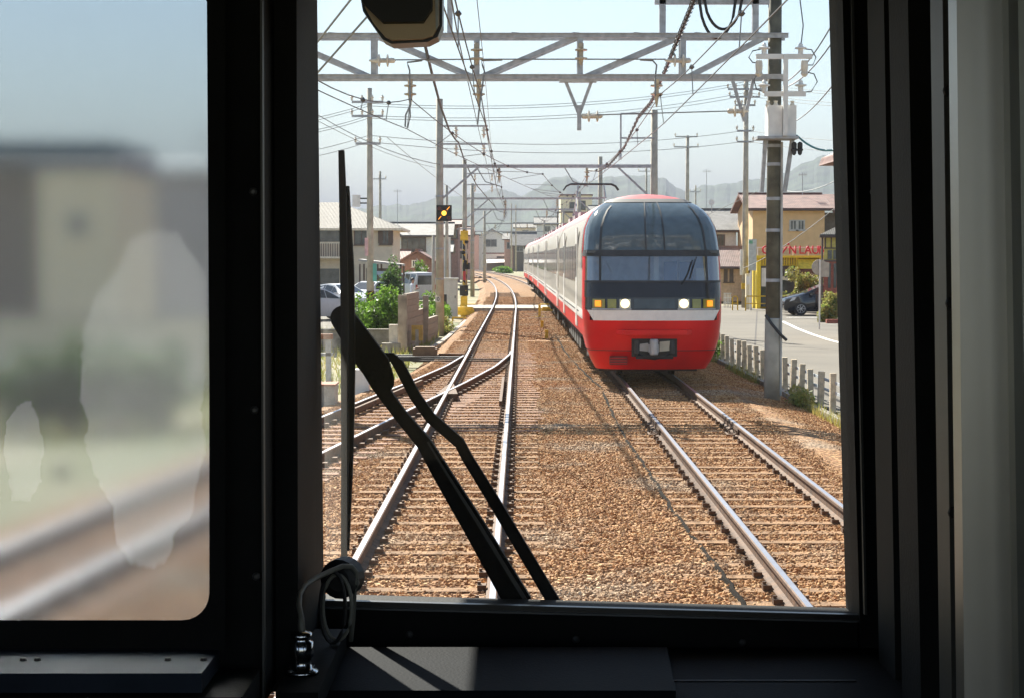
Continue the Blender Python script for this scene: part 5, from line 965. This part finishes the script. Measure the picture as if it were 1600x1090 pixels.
# ---------------------------------------------------------------- person by the weeds
def person(label, loc, rz):
    t = thing('person', label, 'person', loc, None, True, rz)
    J = {'pel': (0, 0, .92, .13, .11), 'waist': (.01, 0, 1.05, .125, .1), 'chest': (.02, 0, 1.27, .16, .115), 'neckb': (.03, 0, 1.43, .07, .07), 'neck': (.05, 0, 1.49, .05, .05), 'head0': (.07, 0, 1.55, .072, .066), 'head': (.08, 0, 1.63, .092, .078), 'crown': (.07, 0, 1.70, .06, .055)}
    E_ = [('pel', 'waist'), ('waist', 'chest'), ('chest', 'neckb'), ('neckb', 'neck'), ('neck', 'head0'), ('head0', 'head'), ('head', 'crown')]
    for s, q in ((-1, 'a'), (1, 'b')):
        f = .16*s
        J.update({'sh'+q: (.03, .17*s, 1.38, .065, .065), 'el'+q: (.0+.05, .22*s, 1.12, .045, .045), 'wr'+q: (.26, .15*s, 1.18, .03, .028), 'pa'+q: (.33, .12*s, 1.21, .035, .02),
                  'hi'+q: (0, .09*s, .88, .095, .095), 'kn'+q: (.08+f*.6, .09*s, .49, .062, .062), 'an'+q: (-.02+f, .09*s, .09, .04, .04), 'toe'+q: (.14+f, .1*s, .04, .035, .045)})
        E_ += [('chest', 'sh'+q), ('sh'+q, 'el'+q), ('el'+q, 'wr'+q), ('wr'+q, 'pa'+q), ('pel', 'hi'+q), ('hi'+q, 'kn'+q), ('kn'+q, 'an'+q), ('an'+q, 'toe'+q)]
        for k, dy in enumerate((-.03, -.01, .01, .03)): J[f'f{q}{k}'] = (.40+.01*(k in (1, 2)), .12*s+dy, 1.205-.01*k, .010, .010); E_.append(('pa'+q, f'f{q}{k}'))
        J['th'+q] = (.36, .12*s-.05*s, 1.24, .011, .011); E_.append(('pa'+q, 'th'+q))
    keys = list(J); me = bpy.data.meshes.new('body'); me.from_pydata([J[k][:3] for k in keys], [(keys.index(a), keys.index(b)) for a, b in E_], [])
    ob = bpy.data.objects.new('body', me); COL.objects.link(ob)
    sm = ob.modifiers.new('skin', 'SKIN'); ob.modifiers.new('sub', 'SUBSURF').levels = 1
    for i, k in enumerate(keys): me.skin_vertices[0].data[i].radius = J[k][3:5]
    me.skin_vertices[0].data[0].use_root = True
    bpy.context.view_layer.update(); m2 = bpy.data.meshes.new_from_object(ob.evaluated_get(bpy.context.evaluated_depsgraph_get())); bpy.data.objects.remove(ob)
    m2.name = 'body'
    for m in (mat('skin', (.48, .28, .19), .6), mat('white_shirt', (.72, .74, .78), .8), mat('navy_trousers', (.03, .04, .08), .85), black): m2.materials.append(m)
    for p_ in m2.polygons:
        c = p_.center; p_.use_smooth = True
        p_.material_index = 3 if c.z < .09 else 2 if c.z < .93 else 0 if (c.z > 1.455 or c.x > .17) else 1
    b = bpy.data.objects.new('body', m2); COL.objects.link(b); b.parent = t; ORG[b] = Vector()
    hb_ = MB().lathe((.055, 0, 1.60), [(.088, 0), (.1, .05), (.095, .1), (.06, .14), (.01, .155)], 12); hb_.v = [(x-.015 if z < 1.66 else x, y*.92, z) for x, y, z in hb_.v]; hb_.build('hair', black, t, True)
    fb = MB()
    for s in (-1, 1): fb.lathe((.16, s*.033, 1.625), [(.012, 0), (.006, .008)], 6, (1, 0, 0))
    fb.build('eyes', black, t); MB().prism([(.165, -.014, 1.59), (.165, .014, 1.59), (.166, 0, 1.635)], (.022, 0, 0)).build('nose', MATS['skin'], t); MB().box((.158, 0, 1.565), (.012, .045, .01)).build('mouth', mat('lips', (.35, .14, .11), .6), t)
    for s in (-1, 1): MB().box((.075, s*.082, 1.615), (.035, .015, .055)).build('ear', MATS['skin'], t)
    MB().box((.40, 0, 1.23), (.015, .16, .08)).build('held_phone', black, t); return t
person('person in a white shirt walking right past the weeds, looking down', (ax(643, 98), 98, GZ+.02), R(0))
# ---------------------------------------------------------------- driver's cab around the camera
D = 2.4
cabb = mat('cab_black', (.008, .0085, .0085), .7, spec=.12, var=.2, scale=9, bump=.05, bscale=200); cabg = mat('cab_charcoal', (.013, .0135, .013), .7, spec=.12, var=.15, scale=7, bump=.05, bscale=200)
dashm = mat('dash_blue_black', (.006, .0085, .012), .65, var=.25, scale=4, bump=.06, bscale=260, spec=.04); brushed = mat('brushed_steel', (.34, .34, .33), .38, .85, var=.08, scale=3); rubber = mat('seal_rubber', (.01, .01, .011), .35)
cab = thing('train_cab', 'dark interior of our own train cab framing the view', 'cab', (0, D, 1.1))
def slab(name, poly, Y, th, m, parent=cab): return MB().prism([at(x, y, Y) for x, y in poly], (0, th, 0)).build(name, m, parent)
slab('front_pillar', [(462, -160), (481, -160), (493, 900), (496, 1040), (462, 1040)], D-.06, .1, cabb)
slab('partition_pillar', [(408, -170), (463, -170), (466, 1080), (412, 1080)], 2.12, .2, cabg)
slab('partition_pillar', [(322, -180), (409, -180), (413, 1100), (330, 1100)], 2.02, .12, cabb)
slab('pillar_edge', [(405.5, -178), (409, -178), (413, 1090), (410, 1090)], 2.005, .014, mat('edge_grey', (.05, .052, .048), .5))
slab('front_sill', [(480, 944), (560, 946), (1350, 967), (1480, 970), (1480, 1300), (480, 1300)], D, .08, cabb)
slab('window_seal', [(500, 937), (1350, 960), (1350, 970), (500, 948)], D-.012, .01, rubber)
slab('seal_lip', [(500, 947.5), (1350, 969.5), (1350, 972), (500, 950)], D-.018, .014, mat('lip_grey', (.10, .11, .12), .3))
slab('front_pillar', [(1312, -160), (1380, -160), (1425, 1100), (1347, 1100), (1343, 960)], D-.02, .1, cabb)
slab('window_seal', [(1327, -160), (1331, -160), (1355, 960), (1351, 960)], D-.034, .012, mat('seal_grey', (.035, .036, .034), .5))
slab('side_pillar', [(1378, -170), (1424, -170), (1448, 1110), (1400, 1110)], 2.2, .1, mat('pillar_charcoal', (.012, .0125, .0115), .7, spec=.12))
slab('side_pillar', [(1415, -180), (1482, -180), (1505, 1130), (1440, 1130)], 2.0, .1, cabb)
slab('door_jamb', [(1470, -200), (1490, -200), (1506, 1150), (1488, 1150)], 1.72, .05, mat('jamb_grey', (.07, .07, .065), .5, .3))
for py in (142, 474, 800): MB().lathe(at(1481+py*.012, py, 1.719), [(.006, 0), (.005, .003)], 10, (0, -1, 0)).build('screw', black, cab)
slab('steel_panel', [(1492, -220), (1578, -220), (1600, 1180), (1508, 1180)], 1.6, .03, brushed)
slab('steel_edge', [(1577, -230), (1586, -230), (1608, 1190), (1599, 1190)], 1.57, .03, mat('edge_bright', (.42, .43, .40), .3, .8))
slab('side_lining', [(1587, -240), (1760, -240), (1760, 1200), (1609, 1200)], 1.55, .03, mat('lining_grey', (.22, .24, .23), .45, .6))
slab('header', [(300, -45), (1500, -45), (1500, -420), (300, -420)], D-.04, .12, cabb)
# windscreen pane: faint dirt over clear glass
wsm = bpy.data.materials.new('windscreen_glass'); wsm.use_nodes = True; n = wsm.node_tree.nodes; l = wsm.node_tree.links; n.remove(n['Principled BSDF'])
tp_ = n.new('ShaderNodeBsdfTransparent'); tp_.inputs[0].default_value = (.96, .98, .97, 1); gl = n.new('ShaderNodeBsdfGlossy'); gl.inputs['Roughness'].default_value = .02; fr = n.new('ShaderNodeFresnel'); fr.inputs[0].default_value = 1.2
mx = n.new('ShaderNodeMixShader'); l.new(fr.outputs[0], mx.inputs[0]); l.new(tp_.outputs[0], mx.inputs[1]); l.new(gl.outputs[0], mx.inputs[2])
tl_ = n.new('ShaderNodeBsdfTranslucent'); tl_.inputs[0].default_value = (.8, .8, .76, 1); tc = n.new('ShaderNodeTexCoord'); mg = n.new('ShaderNodeMapping'); mg.inputs['Scale'].default_value = (14, 1, 1.5); no = n.new('ShaderNodeTexNoise'); no.inputs['Scale'].default_value = 2.2; no.inputs['Detail'].default_value = 8
l.new(tc.outputs['Object'], mg.inputs[0]); l.new(mg.outputs[0], no.inputs['Vector']); sx_ = n.new('ShaderNodeSeparateXYZ'); l.new(tc.outputs['Object'], sx_.inputs[0])
rg = n.new('ShaderNodeMapRange'); rg.inputs['From Min'].default_value = -.20; rg.inputs['From Max'].default_value = -.27; rg.inputs['To Min'].default_value = .012; rg.inputs['To Max'].default_value = .16; l.new(sx_.outputs['X'], rg.inputs['Value'])
mm = n.new('ShaderNodeMath'); mm.operation = 'MULTIPLY'; l.new(rg.outputs[0], mm.inputs[0]); l.new(no.outputs[0], mm.inputs[1])
m3 = n.new('ShaderNodeMixShader'); l.new(mm.outputs[0], m3.inputs[0]); l.new(mx.outputs[0], m3.inputs[1]); l.new(tl_.outputs[0], m3.inputs[2]); l.new(m3.outputs[0], n['Material Output'].inputs[0])
MB().add([at(470, -160, D+.03), at(1350, -160, D+.03), at(1380, 990, D+.03), at(470, 990, D+.03)], [(0, 1, 2, 3)]).build('windscreen_pane', wsm, cab)
# frosted left pane with worn film patches
def frosted(name, rough, veil, vcol):
    m = bpy.data.materials.new(name); m.use_nodes = True; n = m.node_tree.nodes; l = m.node_tree.links; n.remove(n['Principled BSDF'])
    a = n.new('ShaderNodeBsdfRefraction'); a.inputs['Roughness'].default_value = rough; a.inputs['IOR'].default_value = 1.45; a.inputs[0].default_value = (.68, .715, .73, 1)
    b = n.new('ShaderNodeBsdfTranslucent'); b.inputs[0].default_value = (*vcol, 1); mx = n.new('ShaderNodeMixShader'); mx.inputs[0].default_value = veil
    l.new(a.outputs[0], mx.inputs[1]); l.new(b.outputs[0], mx.inputs[2]); l.new(mx.outputs[0], n['Material Output'].inputs[0]); return m
fr1 = frosted('frosted_film', .095, .03, (.8, .83, .88)); fr2 = bpy.data.materials.new('worn_film'); fr2.use_nodes = True; n = fr2.node_tree.nodes; l = fr2.node_tree.links; n.remove(n['Principled BSDF'])
a = n.new('ShaderNodeBsdfTransparent'); b = n.new('ShaderNodeBsdfTranslucent'); b.inputs[0].default_value = (.93, .93, .94, 1); mx = n.new('ShaderNodeMixShader'); mx.inputs[0].default_value = .036; l.new(a.outputs[0], mx.inputs[1]); l.new(b.outputs[0], mx.inputs[2]); l.new(mx.outputs[0], n['Material Output'].inputs[0])
slab('frosted_pane', [(-330, -190), (345, -190), (345, 1000), (-330, 1000)], 2.03, .005, fr1)
def blob(cx, cy, rx, ry, seed, n=60, am=.1):
    r = random.Random(seed); ph = [r.uniform(0, 6.28) for _ in range(7)]
    return [(cx+rx*math.cos(a)*(1+am*sum(math.sin((k+2)*a*1.7+ph[k])/(k+1.6) for k in range(7))), cy+ry*math.sin(a)*(1+am*.5*sum(math.cos((k+2)*a*1.3+ph[k])/(k+1.6) for k in range(7)))) for a in (2*math.pi*i/n for i in range(n))]
W1 = [(205, 372), (240, 362), (275, 362), (300, 400), (322, 430), (322, 560), (314, 640), (322, 700), (306, 760), (300, 805), (272, 830), (266, 868), (240, 886), (205, 880), (182, 845), (176, 790), (150, 745), (132, 690), (138, 655), (124, 620), (130, 520), (150, 460), (185, 420)]
def jag(poly, am, seed):
    r = random.Random(seed); out = []
    for (x0, y0), (x1, y1) in zip(poly, poly[1:]+poly[:1]):
        for k in range(9): u = k/9; out.append((x0+(x1-x0)*u+r.uniform(-am, am), y0+(y1-y0)*u+r.uniform(-am, am)))
    return out
W2 = [(26, 632), (45, 625), (58, 645), (68, 690), (64, 750), (45, 784), (20, 780), (12, 740), (5, 700), (12, 655)]
for poly, sd in ((W1, 3), (W2, 5)):
    cx_, cy_ = sum(p[0] for p in poly)/len(poly), sum(p[1] for p in poly)/len(poly)
    for q, k in enumerate((1.012, 1.0, .985)):
        pl = jag([(cx_+(x-cx_)*k, cy_+(y-cy_)*k) for x, y in poly], 2.6, sd); MB().add([at(x, y, 2.027-.001*q) for x, y in pl], [tuple(range(len(pl)))]).build('film_patch', fr2, cab)
# dark rounded frame of the left pane
def rounded(x0, y0, x1, y1, r, n=6):
    o = []
    for cx, cy, a0 in ((x1-r, y0+r, -90), (x1-r, y1-r, 0), (x0+r, y1-r, 90), (x0+r, y0+r, 180)):
        o += [(cx+r*math.cos(R(a0+90*k/n)), cy+r*math.sin(R(a0+90*k/n))) for k in range(n+1)]
    return o
inn = rounded(-300, -22, 327, 968, 42); outr = rounded(-380, -190, 352, 1034, 8); fm = MB(); n_ = len(inn)
for Yq in (1.985, 2.015): fm.v += [tuple(at(x, y, Yq)) for x, y in inn]+[tuple(at(x, y, Yq)) for x, y in outr]
for k in range(n_):
    k2 = (k+1) % n_; fm.f += [(k, k2, n_+k2, n_+k), (2*n_+k, 3*n_+k, 3*n_+k2, 2*n_+k2), (k, 2*n_+k, 2*n_+k2, k2), (n_+k, n_+k2, 3*n_+k2, 3*n_+k)]; fm.m += [0]*4
fm.build('pane_frame', cabb, cab)
zl = at(0, 1001, 1.99).z
MB().b2((at(-400, 0, 1.99).x, 1.87, zl-.028), (at(336, 0, 1.99).x, 1.99, zl-.008)).build('window_ledge', mat('ledge_grey', (.022, .030, .045), .5, .0, spec=.08, var=.2, scale=8), cab)
for px, py in ((58, 1008), (36, 1028), (262, 1010), (318, 1008)): q = at(px, py, 1.93); MB().lathe((q.x, q.y, zl-.008), [(.004, 0), (.003, .003)], 8).build('ledge_screw', black, cab)
MB().b2((-1.2, 1.86, .9), (at(380, 0, 1.9).x, 1.988, zl-.03)).build('lower_lining', cabb, cab)
# desk
zd = at(500, 1010, 2.33).z
MB().b2((at(470, 0, 2.3).x, 1.9, zd-.04), (at(1500, 0, 2.3).x, D-.02, zd-.012)).build('desk_top', dashm, cab)
q0, q1 = at(508, 1012, 2.33), at(1042, 1020, 2.33); yf = (H-zd)*FPX/(1084-HOR)
MB().prism([(q0.x, 2.33, zd), (q1.x, 2.33, zd), (at(1056, 1080, yf).x, yf, zd), (at(488, 1080, yf).x, yf, zd)], (0, 0, -.010)).build('desk_cover', dashm, cab)
MB().b2((at(1046, 0, 2.2).x, 2.19, zd-.0115), (at(1345, 0, 2.2).x, 2.193, zd-.0105)).build('desk_seam', black, cab)
MB().b2((-1.3, 1.82, .9), (1.3, 1.9, zd-.05)).build('desk_front', cabb, cab)
# shell of the cab: ceiling, side walls with door windows, rear partition with a window
for s in (-1, 1):
    X = s*1.3
    MB().b2((X, -1.2, .9), (X+.05*s, 2.45, 1.95)).b2((X, -1.2, 2.75), (X+.05*s, 2.45, 3.25)).b2((X, -1.2, 1.95), (X+.05*s, -.4, 2.75)).b2((X, .6, 1.95), (X+.05*s, 2.45, 2.75)).build('side_wall', cabg, cab)
MB().b2((-1.35, -1.2, 3.25), (1.35, 2.75, 3.3)).build('ceiling', cabg, cab); MB().b2((-1.35, -1.2, .85), (1.35, 2.5, .9)).build('floor', cabg, cab)
MB().b2((-1.35, -1.25, .9), (1.35, -1.2, 1.75)).b2((-1.35, -1.25, 3.1), (1.35, -1.2, 3.25)).b2((-1.35, -1.25, 1.75), (-1.0, -1.2, 3.1)).build('rear_partition', cabg, cab)
MB().b2((-1.35, 2.42, .9), (at(470, 0, 2.42).x, 2.47, 1.3)).b2((at(1480, 0, 2.42).x, 2.38, .9), (1.35, 2.45, 3.25)).b2((-1.35, 2.40, .9), (1.35, 2.45, 1.55)).b2((-1.35, 2.40, at(0, -160, 2.4).z), (1.35, 2.45, 3.25)).build('front_wall', cabb, cab)
MB().b2((-.54, 2.46, 2.95), (1.35, 3.66, 2.99)).build('added_sun_blocker', white, cab)  # unseen hood added outside the windscreen to keep sun off the desk
# wiper outside the glass
wp_ = thing('windscreen_wiper', 'black windscreen wiper with twin arms parked at the left of the glass', 'wiper', at(845, 960, D+.07)); YW = D+.075
def strip(name, pts, ws, Y, th, m, parent):
    L_, R_ = [], []
    for i, (x, y) in enumerate(pts):
        a = pts[max(0, i-1)]; b = pts[min(len(pts)-1, i+1)]; dx, dy = b[0]-a[0], b[1]-a[1]; d_ = math.hypot(dx, dy); w = ws[i]/2
        L_.append((x-dy/d_*w, y+dx/d_*w)); R_.append((x+dy/d_*w, y-dx/d_*w))
    return MB().prism([at(x, y, Y) for x, y in L_+R_[::-1]], (0, th, 0)).build(name, m, parent)
strip('blade_rubber', [(533, 235), (535, 300), (538, 480), (539, 700), (537, 885)], [9, 11, 12, 12, 9], YW-.02, .01, black, wp_)
strip('blade_spine', [(541, 291), (546, 420), (547, 560), (546, 700), (541, 860)], [8, 13, 15, 12, 8], YW-.012, .012, cabb, wp_)
strip('blade_rail', [(551, 460), (553, 560), (552, 640), (549, 745)], [4, 4, 4, 4], YW-.006, .006, rubber, wp_)
cap = [(535+19*math.cos(R(a)), 497+19*math.sin(R(a))) for a in range(150, 331, 15)]+[(606, 560), (615, 590)]+[(600+15*math.cos(R(a)), 598+15*math.sin(R(a))) for a in range(0, 121, 20)]+[(560, 575)]
slab('blade_holder', cap, YW+.005, .016, cabb, wp_)
strip('main_arm', [(566, 560), (590, 600), (625, 648), (662, 692), (690, 740), (740, 822), (812, 945)], [22, 22, 20, 23, 28, 34, 42], YW+.022, .018, cabb, wp_)
strip('arm_edge', [(668, 690), (697, 738), (749, 820), (826, 945)], [2.5, 3, 5, 6], YW+.019, .004, mat('edge_worn', (.07, .07, .07), .4), wp_)
strip('linkage_arm', [(548, 556), (585, 557), (612, 558), (622, 568), (648, 618), (672, 652), (718, 692), (730, 715), (770, 780), (868, 945)], [12, 12, 14, 17, 17, 17, 17, 17, 18, 20], YW+.03, .014, cabb, wp_)
for px, py, Yq in ((396, 300, 2.019), (398, 640, 2.019), (401, 900, 2.019), (340, 990, 2.019), (1365, 300, 2.379), (1378, 640, 2.379), (1392, 900, 2.379), (1432, 520, 2.199), (640, 990, 2.399), (900, 998, 2.399), (1160, 1003, 2.399)):
    MB().lathe(at(px, py, Yq), [(.005, 0), (.0045, .002), (.002, .003)], 10, (0, -1, 0)).build('screw', mat('screw_grey', (.06, .06, .06), .4, .5), cab)
# mirror at the top of the glass
mr = thing('cab_mirror', 'black edged beige device hanging at the top of the windscreen', 'mirror', at(630, 66, 2.2)); YM = 2.2
slab('housing', [(560, -90), (692, -90), (691, 40), (684, 58), (668, 66), (612, 69), (598, 62), (585, 44), (567, 18), (562, -10)], YM, .05, rubber, mr)
beigep = mat('beige_plastic', (.8, .62, .40), .5, var=.05)
slab('bezel', [(566, -90), (686, -90), (686, 38), (676, 56), (660, 61), (612, 63), (602, 58), (583, 36), (570, 12)], YM-.012, .012, beigep, mr)
slab('face', [(568, -90), (676, -90), (675, 14), (661, 34), (598, 35), (566, 4)], YM-.03, .018, black, mr)
slab('side_gloss', [(678, -90), (686, -90), (685, 40), (681, 48)], YM-.014, .003, mat('pale_gloss', (.6, .62, .62), .3), mr)
MB().tube([at(630, -80, YM+.02), at(630, -150, 2.34)], .012).build('stalk', black, mr)
# antenna cable with chrome plug
ac = thing('plug_and_cable', 'chrome plug with a grey cable looping over the desk corner', 'plug', at(471, 1050, 2.05)); b0 = at(471, 1046, 2.05); chrome = mat('chrome', (.6, .62, .65), .18, 1)
MB().lathe((b0.x, b0.y, b0.z-.004), [(.019, 0), (.019, .004), (.012, .006), (.0115, .018), (.0135, .02), (.0135, .036), (.010, .038), (.012, .041), (.012, .046), (.004, .048)], 18).build('plug', chrome, ac, True)
for k in range(4): a = .8+k*1.57; MB().lathe((b0.x+.016*math.cos(a), b0.y+.016*math.sin(a), b0.z), [(.003, 0), (.003, .003)], 8).build('plug_screw', chrome, ac)
cpath = [(473, 985), (471, 965), (467, 945), (468, 928), (476, 914), (494, 902), (515, 892), (535, 884), (549, 884), (556, 892), (558, 910), (553, 935), (551, 970), (548, 1000)]
dep = [2.05, 2.06, 2.08, 2.1, 2.12, 2.15, 2.18, 2.2, 2.21, 2.22, 2.22, 2.23, 2.24, 2.25]
MB().tube([at(x, y, d_) for (x, y), d_ in zip(cpath, dep)], .0032, 10).build('cable', mat('cable_grey', (.20, .20, .17), .5), ac, True)
cyl = at(528, 905, 2.22)
MB().lathe(cyl, [(.014, 0), (.024, .004), (.024, .03), (.018, .034)], 18, (.25, 1, 0)).build('clamp', black, ac)
for k in range(2): MB().tube([at(520+7*k+26*math.cos(a_)*(.75+.12*k), 948+56*math.sin(a_)*(1-.08*k), 2.2+.012*k) for a_ in np.linspace(-1.9, 4.4, 22)], .0024, 8).build('cable_loop', MATS['cable_grey'] if k == 1 else black, ac)
MB().b2((at(440, 0, 2.05).x, 1.96, b0.z-.03), (at(505, 0, 2.05).x, 2.3, b0.z-.004)).build('mounting_plate', cabb, ac)
# ---------------------------------------------------------------- haze: the air between here and the hills
hz = MB().b2((-6000, -400, GZ-1.2), (6000, 4600, 420)).build('haze', None) if False else None
hm = bpy.data.materials.new('haze_air'); hm.use_nodes = True; n = hm.node_tree.nodes; n.remove(n['Principled BSDF']); pv = n.new('ShaderNodeVolumePrincipled')
pv.inputs['Color'].default_value = (.555, .60, .71, 1); pv.inputs['Density'].default_value = 2.5e-4; pv.inputs['Anisotropy'].default_value = -.1
hm.node_tree.links.new(pv.outputs[0], n['Material Output'].inputs['Volume'])
hz = MB().b2((-12000, -4000, GZ-1.5), (12000, 13000, 330)).build('haze', hm); tag(hz, 'pale summer haze over the valley', 'haze', kind='stuff')
